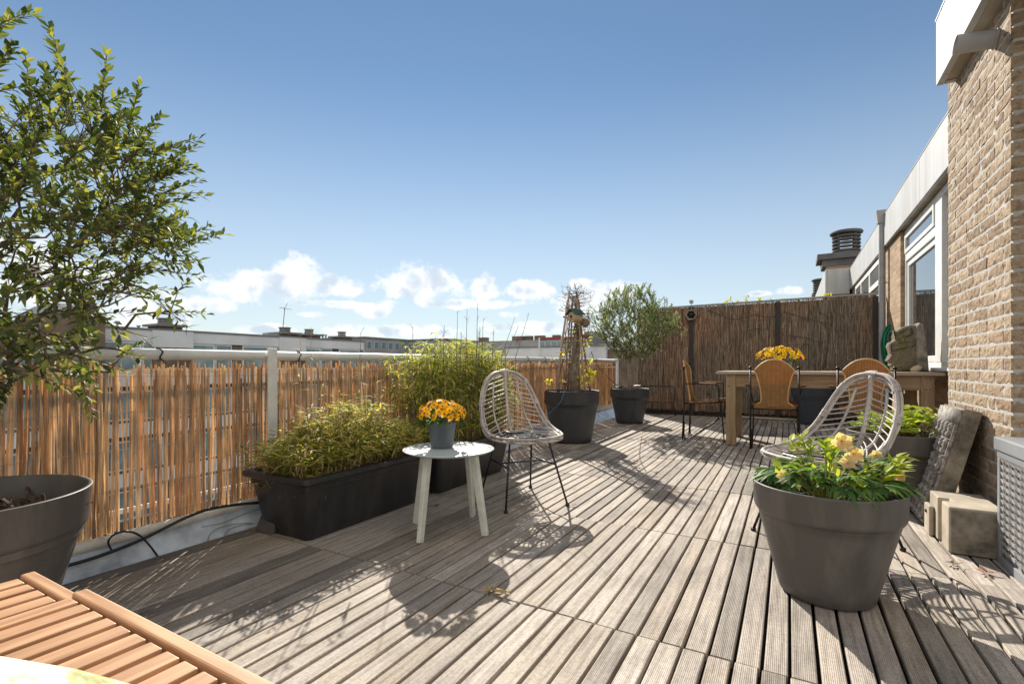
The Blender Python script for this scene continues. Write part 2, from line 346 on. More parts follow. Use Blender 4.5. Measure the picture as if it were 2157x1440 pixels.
def rbrick():
    m=M('rough_yellow_brick',.9,.25); r=m.rnd()
    c=m.ramp(r,[(0,(.27,.19,.125)),(.4,(.37,.275,.185)),(.75,(.43,.335,.235)),(1,(.33,.225,.145))])
    n=m.noise(28,6,.7); n2=m.noise(110,5,.7)
    c=m.mix(.75,c,m.ramp(n,[(.36,(.45,.38,.32)),(.52,(1,1,1)),(.8,(1.12,1.1,1.05))]),'MULTIPLY'); m.col(m.mix(.4,c,m.ramp(n2,[(.35,(.5,.47,.43)),(.55,(1.05,1.05,1.05))]),'MULTIPLY'))
    m.bump(m.math('ADD',n,n2),.7,.006); return m.mat
MT['rbrick']=rbrick()
def glass(name,c=(.02,.025,.03)):
    m=M(name,.03,1.0); m.col(c); m.b.inputs['IOR'].default_value=1.9; m.b.inputs['Coat Weight'].default_value=.6; m.b.inputs['Coat Roughness'].default_value=.02; return m.mat
MT['glass']=glass('window_glass'); MT['glass_far']=plain('far_window_glass',(.22,.33,.38),.12,var=.3,scale=.6)
MT['rattan']=woodmat('grey_rattan',(.30,.265,.25),(.58,.54,.51),'Z',.55,30,.2)
def wicker():
    m=M('honey_wicker',.55,.4)
    w1=m.n('ShaderNodeTexWave',wave_type='BANDS',bands_direction='X'); w1.inputs['Scale'].default_value=28; w2=m.n('ShaderNodeTexWave',wave_type='BANDS',bands_direction='Z'); w2.inputs['Scale'].default_value=42
    v=m.coord(); m.l(v,w1.inputs['Vector']); m.l(v,w2.inputs['Vector'])
    p=m.math('MULTIPLY',w1.outputs[0],w2.outputs[0]); n=m.noise(25,4,.6)
    c=m.ramp(p,[(0,(.20,.095,.030)),(.25,(.52,.29,.11)),(1,(.72,.46,.20))]); m.col(m.mix(.5,c,m.ramp(n,[(.35,(.7,.66,.6)),(.65,(1.1,1.1,1.1))]),'MULTIPLY')); m.bump(p,.6,.004)
    tr=m.n('ShaderNodeBsdfTranslucent'); m.l(m.mix(1,c,(1.2,1.0,.7),'MULTIPLY'),tr.inputs[0]); mx=m.n('ShaderNodeMixShader'); mx.inputs[0].default_value=.3
    m.l(m.b.outputs[0],mx.inputs[1]); m.l(tr.outputs[0],mx.inputs[2]); m.l(mx.outputs[0],m.out.inputs[0]); return m.mat
MT['wicker']=wicker()
MT['blue_cloth']=plain('blue_tarpaulin',(.015,.05,.13),.55,var=.25,scale=5)
MT['bucket']=plain('grey_bucket',(.25,.26,.27),.5)
MT['bird_log']=plain('birch_log',(.50,.38,.25),.85,var=.25,scale=30,bump=.4)
MT['green_roof']=plain('dark_green_felt',(.02,.085,.07),.8)
MT['rope']=plain('jute_rope',(.50,.38,.22),.9)
MT['box_grey']=plain('grey_resin_box',(.27,.28,.30),.42,var=.08,scale=4)
MT['box_weave']=plain('grey_resin_weave',(.40,.39,.39),.45,var=.1,scale=8)
MT['box_dark']=plain('charcoal_resin',(.045,.047,.052),.5)
MT['moss_board']=M('lichen_board',.9,.2).mat
def lichen():
    m=M('lichen_covered_board',.9,.2); n=m.noise(16,6,.65,m.coord((.6,1.6,1))); n2=m.noise(120,3,.6)
    m.col(m.mix(.3,m.ramp(n,[(.34,(.22,.22,.07)),(.45,(.52,.52,.28)),(.52,(.80,.80,.62)),(.75,(.86,.86,.74))]),m.ramp(n2,[(.4,(.7,.7,.6)),(.6,(1,1,1))]),'MULTIPLY')); m.bump(n,.8,.004); return m.mat
MT['lichen']=lichen()
MT['far_white']=plain('far_white_render',(.72,.74,.77),.8,var=.1,scale=.4)
MT['far_brick']=plain('far_brown_brick',(.20,.145,.11),.9,var=.25,scale=.8)
MT['far_grey']=plain('far_grey_render',(.36,.37,.37),.85,var=.15,scale=.4)
MT['far_dark']=plain('far_dark_trim',(.22,.225,.235),.8)
MT['far_red']=plain('far_red_trim',(.32,.06,.055),.7)
MT['ground']=plain('town_ground',(.12,.13,.10),.95,var=.3,scale=.05)
MT['blue_string']=plain('blue_string',(.03,.22,.42),.6)

# ================================================================ SETTING: deck
mb=MB(); PZ=.0687; joints=[-1.487+k for k in range(10)]+[8.62]
def board(x0,x1,y0,y1,m,z):
    c=.0022; zs=z-.024
    pr=[(x0,zs),(x1,zs),(x1,z-c),(x1-c,z),(x0+c,z),(x0,z-c)]
    n=len(pr); vs=[(x,y0,zz) for x,zz in pr]+[(x,y1,zz) for x,zz in pr]
    mb.add(vs,[tuple(range(n)),tuple(range(n,2*n))[::-1]]+[(i,n+i,n+(i+1)%n,(i+1)%n) for i in range(n)],m)
for r_,(ya,yb) in enumerate(zip(joints[:-1],joints[1:])):
    off={1:.0,2:.0,3:.012}.get(r_,U(-.03,.03))
    # narrow left panels of wide smooth boards
    for k in range(8):
        xx=-2.405+k*.0945-(.0055*max(0,ya)); w=.0945-.009
        board(xx+U(-.001,.001),xx+w,ya+.003+U(0,.004),yb-.003,1,U(-.0012,.0008))
    x=-1.645+off*.3; dz_panel=0
    k=0
    while x<1.30:
        if k%7==0: dz_panel=U(-.0025,.0015)
        gap=.0105 if ya<2.6 else .0095
        right = x>.30 and ya>=2.5
        board(x+U(-.001,.001),x+PZ-gap+U(-.001,.001),ya+.0025+U(0,.004),yb-.0025,(2 if right else (0 if (x>-1.1 and ya<3.6) else (0 if random.random()<.4 else 1))),dz_panel+U(-.001,.001))
        x+=PZ; k+=1
deck=struct(mb.build('deck',[MT['deck'],MT['deck_smooth'],MT['deck_right']]))
mb=MB(); mb.box(-2.43,1.4,-1.6,8.68,-.12,-.04); struct(mb.build('deck_base',MT['under']))
# railing line
def RX(y): return -2.50-.0205*(y-.95)
def RZ(y): return .0055*(y-.95)
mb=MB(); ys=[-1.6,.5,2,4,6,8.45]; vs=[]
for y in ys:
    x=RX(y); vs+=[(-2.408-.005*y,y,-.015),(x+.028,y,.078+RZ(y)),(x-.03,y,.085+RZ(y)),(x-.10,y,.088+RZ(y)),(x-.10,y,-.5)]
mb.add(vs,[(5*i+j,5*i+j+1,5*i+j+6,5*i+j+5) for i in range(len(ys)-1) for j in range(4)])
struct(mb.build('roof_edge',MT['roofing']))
mb=MB(); mb.add([(-900,-300,-9),(900,-300,-9),(900,1400,-9),(-900,1400,-9)],[(0,1,2,3)]); struct(mb.build('ground',MT['ground']))

# ================================================================ railing
rail=thing('railing','white tubular roof railing running along the reed screen','railing')
mb=MB(); mb.tube([(RX(y),y,.885+RZ(y)*1.0) for y in (-1.6,.5,2.5,5,8.40)],.0255,16); pipe=mb.build('handrail',MT['white_metal'],rail,True)
def tie(px):
    p=at(px,745,X=-2.53); y=p.y; x=RX(y); z=.885+RZ(y)
    m_=MB(); m_.tube([(x+.028*math.cos(t),y+.006*math.sin(3*t),z+.028*math.sin(t)) for t in [2*PI*i/16 for i in range(16)]],.0035,5,closed=True)
    m_.tube([(x+.02,y,z-.02),(x+.03,y+.02,z-.045)],.002,4)
    return m_.build('cable_tie',MT['black_rubber'],pipe,True)
for px in (328,624,1118,1155,1267): tie(px)
def post(y,w=.055,t=.012,top=.925,x=None):
    m_=MB(); x=RX(y)+.036 if x is None else x
    m_.box(x-t/2,x+t/2,y-w/2,y+w/2,.03+RZ(y),top+RZ(y))
    m_.box(x-.04,x-.005,y-.012,y+.012,.875+RZ(y),.895+RZ(y))
    return bevel(m_.build('post',MT['white_metal'],rail),.002)
yp=at(576,800,X=-2.47).y
post(yp); post(-.6); post(8.36,.05)
mb=MB()
for z in (.12,.93): mb.box(RX(8.3)-.01,RX(8.3)+.01,8.28,8.5,z,z+.03)
for y in (8.44,8.50): mb.box(RX(8.3)-.012,RX(8.3)+.012,y-.012,y+.012,.05,.93)
mb.build('end_grille',MT['white_metal'],rail)
mb=MB()
for zz in (.17,.8): mb.box(RX(3)-.075,RX(3)-.06,-1.6,8.3,zz,zz+.02)
mb.build('lower_bar',MT['white_metal'],rail)

# ================================================================ reed screen
scr=thing('reed_screen','pale split reed screen tied under the white railing','reed screen')
mb=MB(); y=-1.3
while y<8.22:
    x=RX(y)-.004+U(-.007,.007); z0=.112+RZ(y)+U(-.008,.02); z1=.855+RZ(y)+U(-.05,.004); 
    if random.random()<.05: z1-=U(.02,.09)
    r=U(.0021,.0045); ln=U(-.014,.014); bw=U(-.006,.006); ph=U(0,6)
    pts=[]; rr=[]
    for i in range(6):
        t=i/5; pts.append((x+U(-.0015,.0015),y+ln*(t-.5)+bw*math.sin(ph+t*4)+U(-.0012,.0012),z0+(z1-z0)*t)); rr.append(r*U(.85,1.1))
    mb.tube(pts,rr,5)
    if random.random()<.10:
        t=U(.2,.8); zz=z0+(z1-z0)*t; mb.ball((x,y,zz),r*1.35,5,4)
    y+=r*U(.95,2.15) if random.random()>.035 else U(.010,.018)
    if 1.0<y<1.035: y+=.012
y=-1.25
while y<8.2:
    x=RX(y)-.013+U(-.004,.003); z0=.115+RZ(y)+U(-.005,.02); z1=.85+RZ(y)+U(-.09,.004); r=U(.0022,.0042); ln=U(-.03,.03)
    mb.tube([(x,y-ln/2,z0),(x+U(-.002,.002),y+U(-.003,.003),(z0+z1)/2),(x,y+ln/2,z1)],r,5); y+=U(.009,.034)
mb.build('reeds',MT['reed'],scr)
mb=MB()
for zz in (.16,.30,.47,.63,.785):
    for s_ in (-1,1):
        mb.tube([(RX(a)-.004+s_*.008+U(-.002,.002),a,zz+RZ(a)+.004*math.sin(a*3)+U(-.002,.002)) for a in [-1.2+.12*i for i in range(79)]],.0009,4)
mb.build('binding_wire',MT['wire'],scr)

# white pipe and cables on the roof edge
mb=MB(); mb.tube([(RX(y)+.022+.006*math.sin(y*1.7),y,.104+RZ(y)) for y in [-1.2+.5*i for i in range(20)]],.023,14); tag(mb.build('drain_pipe',MT['white_pipe'],smooth=True),'off-white plastic pipe lying along the foot of the reed screen','pipe')
def gpath(pts,z): return [g(px,py,z) for px,py in pts]
cpts=[(60,1210,.02),(163,1185,.02),(230,1163,.03),(300,1135,.05),(350,1110,.07),(395,1088,.09),(440,1072,.10),(500,1062,.10),(570,1056,.10)]
def sg(px,py,o=0.0):
    # point on the sloping roof edge under a pixel, lifted by o
    lo,hi=-.02,.20
    for _ in range(40):
        z=(lo+hi)/2; p=g(px,py,z); x0=-2.408-.005*p.y; x1=RX(p.y)+.028; zs=-.015+(x0-p.x)/(x0-x1)*(.093+RZ(p.y)); zs=min(zs,.13+RZ(p.y))
        if z>zs: hi=z
        else: lo=z
    return g(px,py,z+o)
def smooth_path(P,n=6):
    P=[Vector(p) for p in P]; out=[]
    for i in range(len(P)-1):
        p0=P[max(i-1,0)];p1=P[i];p2=P[i+1];p3=P[min(i+2,len(P)-1)]
        for k in range(n):
            t=k/n; out.append(.5*((2*p1)+(-p0+p2)*t+(2*p0-5*p1+4*p2-p3)*t*t+(-p0+3*p1-3*p2+p3)*t*t*t))
    out.append(P[-1]); return out
mb=MB(); mb.tube(smooth_path([sg(a,b,.008 if a<320 else (.022 if a<360 else .030)) for a,b,c in cpts]),.0072,8); tag(mb.build('thick_cable',MT['black_rubber'],smooth=True),'thick black cable draped over the white pipe','cable')
mb=MB(); mb.tube(smooth_path([sg(a,b,o) for a,b,o in ((234,1156,.012),(228,1142,.03),(236,1128,.035),(255,1120,.04),(278,1120,.04),(298,1130,.03),(315,1148,.02),(328,1165,.006),(333,1172,.004))]),.004,6); tag(mb.build('thin_cable',MT['black_rubber'],smooth=True),'thin black cable looping from the white pipe to the deck edge','cable')
mb=MB()
for q in ([(437,1139),(445,1122),(465,1110),(495,1103),(530,1100)],[(473,1128),(482,1115),(505,1106),(535,1102)],[(425,1109),(470,1100),(510,1084),(550,1070)]):
    mb.tube(smooth_path([sg(a,b,.003) for a,b in q]),.0022,5)
tag(mb.build('thin_white_cable',MT['zinc'],smooth=True),'thin pale cables coiled on the wet roof edge beside the long planter','cable')
# dark wedge
mb=MB(); q=[g(536,1118,.0),g(572,1126,.0),g(590,1112,.02),g(552,1093,.03)]
mb.add([q[0],q[1],q[2],q[3],q[0]+Vector((.01,.02,.055)),q[1]+Vector((0,.02,.06)),q[2]+Vector((0,0,.05)),q[3]+Vector((.01,0,.05))],[(3,2,1,0),(4,5,6,7),(0,1,5,4),(1,2,6,5),(2,3,7,6),(3,0,4,7)])
tag(bevel(mb.build('stone_wedge',plain('dark_slate',(.09,.085,.08),.85,bump=.5)),.004),'dark grey stone wedge at the left corner of the black planter','stone')

# ================================================================ back fence
BY=8.72
bf=thing('heather_fence','tall dark brown heather fence closing the far end of the terrace','fence',(0,0,0))
mb=MB(); mb.box(-2.36,1.10,BY+.012,BY+.02,-.03,1.82); mb.build('backing',MT['heather_back'],bf)
mb=MB(); x=-2.36
while x<1.10:
    zt=1.822+.038*(x+2.36)/3.4; z0=.05+U(0,.04)
    nseg=random.choice((1,2)); zz=z0
    r=U(.0018,.0042); zt2=zt+U(-.03,.012)
    pts=[(x+U(-.004,.004),BY-U(.0,.014),z0+(zt2-z0)*t) for t in (0,.33,.66,1)]
    mb.tube(pts,r,4,cap=False)
    x+=U(.003,.006)
for i in range(9500):
    x=U(-2.36,1.10); a=U(.06,1.70); l_=min(U(.06,.32),1.80+.025*(x+2.36)/3.4-a); y_=BY-U(.010,.026)
    mb.tube([(x,y_,a),(x+U(-.010,.010),y_-U(0,.006),a+l_)],U(.0012,.0028),3,cap=False)
mb.build('heather_twigs',MT['heather'],bf)
fpm=plain('dark_fence_post',(.045,.036,.03),.8)
for px in (1456,1638,1845):
    p=at(px,700,Y=BY-.03); mb=MB(); mb.box(p.x-.035,p.x+.035,BY-.045,BY-.01,0.0,1.83); bevel(mb.build('post',fpm,bf),.004)
mb=MB(); mb.extr([(-2.37,1.822),(1.12,1.862),(1.12,1.884),(-2.37,1.844)],'y',BY-.02,BY+.06); mb.build('cap_rail',MT['zinc'],bf)
mb=MB()
for zz in (.35,.75,1.15,1.55): mb.tube([(-2.36+.12*i,BY-.024,zz+U(-.006,.006)) for i in range(30)],.0012,4)
mb.build('wires',MT['iron'],bf)
# hexagon ornament
hx=at(1456,663,Y=BY-.07)
mb=MB()
for ro,ri in ((.098,.074),):
    n=6
    vs=[]
    for k in range(n):
        t=PI/3*k; 
        for rr,yy in ((ro,-.02),(ri,-.02),(ri,.03),(ro,.03)): vs.append((hx.x+rr*math.cos(t),hx.y+yy,hx.z+rr*math.sin(t)))
    mb.add(vs,[(4*k+i,4*k+(i+1)%4,4*((k+1)%n)+(i+1)%4,4*((k+1)%n)+i) for k in range(n) for i in range(4)])
hp=thing('hexagonal_wall_light','pale hexagonal frame lamp on the fence post behind the olive tree','lamp')
bevel(mb.build('frame',MT['stone'],hp),.003)
mb=MB(); mb.ball((hx.x,hx.y+.0,hx.z),.035,12,8,sq=(1,.6,1)); mb.box(hx.x-.012,hx.x+.012,hx.y+.0,BY-.044,hx.z-.012,hx.z+.012); mb.box(hx.x-.075,hx.x+.075,hx.y+.018,hx.y+.022,hx.z-.012,hx.z+.012); mb.build('shade',MT['iron'],hp,True)
mb=MB(); mb.box(hx.x-.03,hx.x+.02,hx.y,BY+.02,hx.z+.20,hx.z+.25); mb.tube([(hx.x,hx.y+.02,hx.z+.2),(hx.x,hx.y+.02,hx.z+.09)],.006,5); mb.build('bracket',MT['zinc'],hp)
# bare vine over the fence
vine=thing('climbing_vine','bare climbing vine with a few yellow buds over the heather fence','vine',(0,0,0))
mb=MB(); lf=MB()
def vpath(p): return smooth_path([at(a,b,Y=BY-.035) for a,b in p],4)
for p_,r in (([(1490,652),(1520,664),(1550,672),(1590,662),(1620,668),(1650,660)],.006),([(1650,655),(1690,668),(1720,676),(1750,682)],.005),([(1735,775),(1742,735),(1746,712),(1752,672),(1758,645)],.009),([(1660,705),(1700,712),(1730,722),(1745,712)],.004),([(1560,700),(1600,692),(1650,702)],.0035),([(1540,655),(1545,640),(1537,630)],.004),([(1712,645),(1720,655),(1745,668)],.0035)):
    pp=vpath(p_); mb.tube(pp,[r*(1-.4*i/len(pp)) for i in range(len(pp))],5)
for px,py in ((1524,637),(1532,634),(1537,627),(1572,622),(1570,630),(1556,633),(1600,630),(1598,628),(1626,629),(1650,628),(1684,632),(1740,620),(1748,618),(1520,640)):
    p=at(px,py+3,Y=BY+.0)
    mb.tube([p+Vector((0,0,-.05)),p+Vector((.01,0,-.02)),p],.003,4)
    for k in range(7):
        d=Vector((U(-1,1),U(-1,.4),U(-.2,1))); lf.blade(p+d*.01,d,(U(-1,1),U(-1,1),1),U(.03,.05),U(.022,.034),.1,.2,3)
mb.build('stem',MT['bark_red'],vine); lf.build('leaves',MT['leaf_straw'],vine)
# plank at the fence foot
mb=MB(); a=g(1556,876,.03);b=g(1690,886,.03); a.y=8.50;b.y=8.46; mb.bar(a,b,.05,.025); tag(mb.build('timber_batten',MT['oaktop']),'pale timber batten lying on the deck at the foot of the fence','batten')
# leaning black rod frame
mb=MB()
def rodframe(x0,x1,y,z0,z1,r=.007):
    rr=.04; P=[(x0,z0),(x1-rr,z0),(x1,z0+rr),(x1,z1-rr),(x1-rr,z1),(x0+rr,z1),(x0,z1-rr),(x0,z0)]
    return [(x,y+.10*(1-(z-z0)/(z1-z0))*-1,z) for x,z in P]
a=at(1330,812,Y=8.55); b=at(1420,812,Y=8.55)
P_=rodframe(a.x,b.x,8.62,.02,a.z+.0); mb.tube(P_,.009,6)
zz=at(1400,847,Y=8.6).z; mb.tube([(a.x,8.58,zz),(b.x,8.58,zz)],.006,6); mb.tube([(a.x,8.57,zz-.12),(b.x,8.57,zz-.12)],.006,6)
for k in range(3): mb.tube([(a.x+.1+.2*k,8.56,zz),(a.x+.1+.2*k,8.52,.03)],.005,5)
tag(mb.build('folded_rod_frame',MT['black_rod'],smooth=True),'folded black metal rod frame leaning on the fence behind the olive pot','folded frame')
# ================================================================ pots
def make_pot(name,label,c,rt,rb,h,mat,group='large round plant pots',soil=.80,band=.26,lip=.010,n=64):
    t=thing(name,label,'plant pot',(c[0],c[1],0),0,group)
    hb=h*(1-band); rw=rb+(rt-rb)*.80; st=rt*.035; mb=MB()
    pr=[(0,.002),(rb*.93,.002),(rb,.010)]
    for i in range(1,9): pr.append((rb+(rw-rb)*(i/8),.010+(hb-.012)*(i/8)))
    pr+=[(rw+st*.4,hb-.001),(rw+st,hb+.006),(rw+st+.004,hb+.016)]
    pr+=[(rt-.002,h-.006),(rt,h-.002),(rt-.002,h),(rt-lip,h),(rt-lip-.002,h-.004),(rt-lip-(rt-rw)*.55,h*soil-.05)]
    mb.lathe(pr,n=n); b=mb.build('pot_body',mat,t,True)
    m2=MB(); rs=rt-lip-(rt-rw)*.3; k=26
    vs=[(0,0,h*soil)];
    for ring in range(1,6):
        for j in range(k): a=2*PI*j/k; q=rs*ring/5; vs.append((q*math.cos(a),q*math.sin(a),h*soil+ (U(-.006,.008) if ring<5 else 0)))
    fs=[(0,1+j,1+(j+1)%k) for j in range(k)]+[(1+(q-1)*k+j,1+q*k+j,1+q*k+(j+1)%k,1+(q-1)*k+(j+1)%k) for q in range(1,5) for j in range(k)]
    m2.add(vs,fs); m2.build('soil',MT['soil'],t,True)
    return t
PB=Vector((.118,2.135,0)); PL=Vector((-2.06,.43,0)); PT=Vector((-2.09,5.03,0)); PO=Vector((-2.03,7.08,0)); PC=Vector((.575,3.70,0)); PD=Vector((.33,8.20,0))
pb=make_pot('plant_pot','large warm grey pot with pale hellebore, nearest on the right of the deck',PB,.243,.152,.40,MT['pot_warm'],soil=.84)
pl=make_pot('plant_pot','large grey pot at the left edge of the photo beside the teak benches',PL,.30,.185,.46,MT['pot_warm'],soil=.80)
mb=MB()
for i in range(420):
    a=U(0,6.28); q=.26*math.sqrt(random.random()); d=Vector((U(-1,1),U(-1,1),U(-.3,.5))).normalized(); p=Vector((q*math.cos(a),q*math.sin(a),.375+U(0,.018)))
    mb.bar(p,p+d*U(.02,.07),U(.004,.012),U(.002,.004))
mb.build('bark_mulch',MT['mulch'],pl)
pt=make_pot('plant_pot','tall dark pot holding the bare trunk with the birdhouse',PT,.305,.215,.56,MT['pot_dark'],soil=.90)
po=make_pot('plant_pot','dark pot of the olive tree near the far end of the white railing',PO,.28,.19,.50,MT['pot_dark'],soil=.90)
pc=make_pot('plant_pot','grey pot of lime strawberry leaves between the rattan chair and the carved stone',PC,.265,.18,.44,MT['pot_warm'],soil=.88)
pd=make_pot('plant_pot','empty blue-grey pot standing behind the dining table by the fence',PD,.31,.20,.53,plasticpot('blue_grey_pot_plastic',(.05,.062,.082)),soil=.8)

# ================================================================ branching tree generator
def grow(targets,pivot,trunk_pts,r0,r1,wob=.02,step=.05):
    """connect target points back to a trunk; returns branch paths (points, radii)"""
    nodes=[Vector(p) for p in trunk_pts]; paths=[]; piv=Vector(pivot)
    targets=sorted(targets,key=lambda p:(p-piv).length)
    for t in targets:
        dt=(t-piv).length; best=None;bd=1e9
        for n_ in nodes:
            dn=(n_-piv).length
            if dn<=dt*.92+.001 or n_ is nodes[0]:
                d=(n_-t).length+ .35*dn*0
                if d<bd: bd=d;best=n_
        k=max(2,int(bd/step)); pts=[]
        out=(best-piv); out=out.normalized() if out.length>1e-4 else Vector((0,0,1))
        ctrl=best+out*bd*.45+Vector((U(-wob,wob),U(-wob,wob),U(-wob,wob)))
        for i in range(k+1):
            s_=i/k; p=best*(1-s_)**2+ctrl*2*s_*(1-s_)+t*s_*s_
            if 0<i<k: p=p+Vector((U(-1,1),U(-1,1),U(-1,1)))*wob*.15
            pts.append(p)
        paths.append(pts); nodes.extend(pts[1:])
    return paths
def tree_parts(parent,origin,trunk,targets,pivot,rmax,rmin,R0,leafmat_,barkm,leaf_fn,trunk_r,wob=.03,nside=5,leafname='leaves'):
    paths=grow(targets,pivot,trunk[-1:],rmax,rmin,wob); mb=MB()
    for p in paths:
        rr=[]
        for q in p:
            f=min(1,(q-Vector(pivot)).length/R0); rr.append(rmin+(rmax-rmin)*(1-f)**2.0)
        rr[-1]=rmin*.7; mb.tube(p,rr,nside)
    mt=MB(); mt.tube(trunk,trunk_r,10)
    mt.build('trunk',barkm,parent,True); mb.build('branches',barkm,parent,True)
    lf=MB()
    for p in paths: leaf_fn(lf,p)
    lf.build(leafname,leafmat_,parent)
    return paths
# ---- big evergreen at the left
tr=thing('evergreen_tree','large small-leaved evergreen tree reaching into the photo from the left edge','tree',tuple(PL)); CC=Vector((.02,.03,1.24-.0)); RC=.548
tg=[]
while len(tg)<700:
    v=Vector((U(-1,1),U(-1,1),U(-1,1)))
    if v.length>1 or v.length<.25: continue
    f=v.length
    if random.random()>f**1.2: continue
    if v.z<-.25 and random.random()<.62: continue
    if v.z<-.55 and random.random()<.5: continue
    if noise.noise(v*3.1+Vector((1,8,2)))>.16: continue
    e=1+.16*noise.noise(v*2.2+Vector((3,1,7)))+.07*noise.noise(v*6)
    tg.append(CC+Vector((v.x*RC*e,v.y*RC*e,v.z*RC*.96*e)))
piv=Vector((0,0,.80))
for _ in range(24):
    q=at(U(-30,200),U(640,795),d=U(1.05,1.45)) if _%4 else at(U(60,300),U(560,680),d=U(1.2,1.5)); tg.append(q-PL)
limbs=[]
def big_leaves(lf,p):
    a=p[-1]; d=(p[-1]-p[-2]).normalized(); d=(d+ (a-CC).normalized()*.5+Vector((0,0,.25))).normalized()
    ln=U(.07,.16); low=(a.z<CC.z-.28 and a.z>.93-.0)
    n_=int(ln/.0125); 
    if low and random.random()<.25: n_=0
    if low: n_=int(n_*.8)
    s1=d.cross(Vector((0,0,1))).normalized(); s2=d.cross(s1)
    for i in range(n_):
        f=i/max(1,n_-1); c=a+d*(ln*(f-.35))+Vector((0,0,-.01*f)); t=i*1.57+U(-.4,.4); o=(s1*math.cos(t)+s2*math.sin(t))
        for sgn in (1,-1):
            dd=(o*sgn*.75+d*.75+Vector((U(-.3,.3),U(-.3,.3),U(-.1,.35)))).normalized()
            lf.blade(c,dd,(U(-.4,.4),U(-.4,.4),1),U(.023,.039),U(.0115,.0175),.12,.22,2,prof=(.12,.5,.05) if 0 else (.1,.5,.06))
    for q in p[1:-1]:
        if random.random()<.30: 
            dd=Vector((U(-1,1),U(-1,1),U(-.3,1))).normalized(); lf.blade(q,dd,(0,0,1),U(.022,.036),U(.009,.014),.1,.2,2,prof=(.1,.5,.06))
    if n_: twig_mb.tube([a-d*ln*.35,a+d*ln*.65],[.0016,.0009],4)
twig_mb=MB()
tree_parts(tr,PL,[Vector((0,0,.36)),Vector((.01,.01,.55)),Vector((-.01,.0,.70)),Vector((0,0,.80))],tg,piv,.011,.0012,.95,MT['leaf_big'],MT['bark'],big_leaves,[.035,.030,.028,.026],.06,5)
twig_mb.build('twigs',MT['bark_red'],tr)
# ---- olive tree
ot=thing('olive_tree','silver-green olive tree with a single clean trunk, left of the heather fence','olive tree',tuple(PO))
tw=MB(); OC=Vector((.06,-.05,1.40)); tg=[]
while len(tg)<760:
    v=Vector((U(-1,1),U(-1,1),U(-1,1)))
    if v.length>1 or v.length<.2: continue
    if random.random()>v.length: continue
    e=1+.25*noise.noise(v*2.4+Vector((9,2,1)))
    wz=.56 if v.z>0 else .48; wx=.62*(1-.18*max(0,v.z))*(1 if v.z>-.3 else .82)
    tg.append(OC+Vector((v.x*wx*e,v.y*wx*e,v.z*wz*e)))
def olive_leaves(lf,p):
    a=p[-1]; d=((p[-1]-p[-2]).normalized()+Vector((0,0,.7))).normalized(); ln=U(.08,.18); n_=int(ln/.013)
    s1=d.cross(Vector((.1,0,1))).normalized(); s2=d.cross(s1)
    for i in range(n_):
        f=i/n_; c=a+d*ln*(f-.3); t=i*1.6; o=s1*math.cos(t)+s2*math.sin(t)
        for sg in (1,-1):
            lf.blade(c,(o*sg*.7+d*.9+Vector((U(-.3,.3),U(-.3,.3),U(-.2,.3)))),(U(-.4,.4),U(-.4,.4),1),U(.028,.05),U(.010,.015),.1,.2,2,prof=(.15,.5,.08))
    tw.tube([a-d*ln*.3,a+d*ln*.7],[.002,.001],4)
tree_parts(ot,PO,[Vector((0,0,.44)),Vector((.012,.0,.65)),Vector((0,.0,.85)),Vector((.01,0,.98))],tg,Vector((.01,0,.98)),.014,.0018,1.0,MT['leaf_olive'],MT['bark_pale'],olive_leaves,[.034,.029,.026,.026],.07,5)
tw.build('twigs',MT['bark'],ot)
mb=MB(); c=PO
mb.tube(smooth_path([c+Vector((-.24,-.1,.50)),c+Vector((-.2,-.15,.56)),c+Vector((-.1,-.1,.55)),c+Vector((-.03,-.02,.48))]),.004,5); mb.ball(c+Vector((-.1,-.12,.51)),.03,8,6,sq=(1,1,1.3))
tag(mb.build('watering_hose',MT['black_rubber'],smooth=True),'short black watering tube looped over the soil of the olive pot','tube')
# ---- bare trunk with sticks, in the tall dark pot
bt=thing('espalier_tree','bare trunk wrapped in climbing twigs and leaning sticks with tiny yellow leaves','tree',tuple(PT))
dT=at(1209,830,d=5.41)
def tp(px,py,off=0): return at(px,py,d=5.41+off)-PT
mb=MB(); mb.tube([tp(1211,830)*1,tp(1210,780),tp(1213,740),tp(1217,690),tp(1216,640),tp(1213,622)],[.062,.052,.046,.040,.032,.02],9); mb.build('trunk',MT['bark_pale'],bt,True)
mb=MB()
for a,b,o1,o2,r in ((((1173,818)),(1200,612),-.2,.0,.014),((1196,822),(1207,625),.22,.05,.012),((1190,820),(1204,640),-.05,-.04,.010),((1243,822),(1214,615),.0,.0,.013),((1232,824),(1216,640),-.25,-.06,.010)):
    mb.tube([tp(a[0],a[1],o1),tp((a[0]+b[0])/2+U(-2,2),(a[1]+b[1])/2,(o1+o2)/2),tp(b[0],b[1],o2)],[r,r*.9,r*.75],7)
mb.bar(tp(1186,667,-.05),tp(1207,671,-.05),.02,.02)
mb.build('support_sticks',woodmat('grey_stick',(.26,.17,.12),(.48,.35,.27),'Z',.8),bt,True)
mb=MB(); lf=MB()
def twig(p,d,L,r,depth=0):
    pts=[p]; dd=d.normalized()
    k=4
    for i in range(k):
        dd=(dd+Vector((U(-.35,.35),U(-.35,.35),U(-.3,.3)))).normalized(); pts.append(pts[-1]+dd*L/k)
    mb.tube(pts,[r*(1-.7*i/k) for i in range(k+1)],4)
    if depth<2:
        for q in range(3 if depth==0 else 2):
            i=random.randint(1,k); twig(pts[i],(dd+Vector((U(-1,1),U(-1,1),U(-.6,1)))),L*U(.3,.55),r*.55,depth+1)
    return pts[-1]
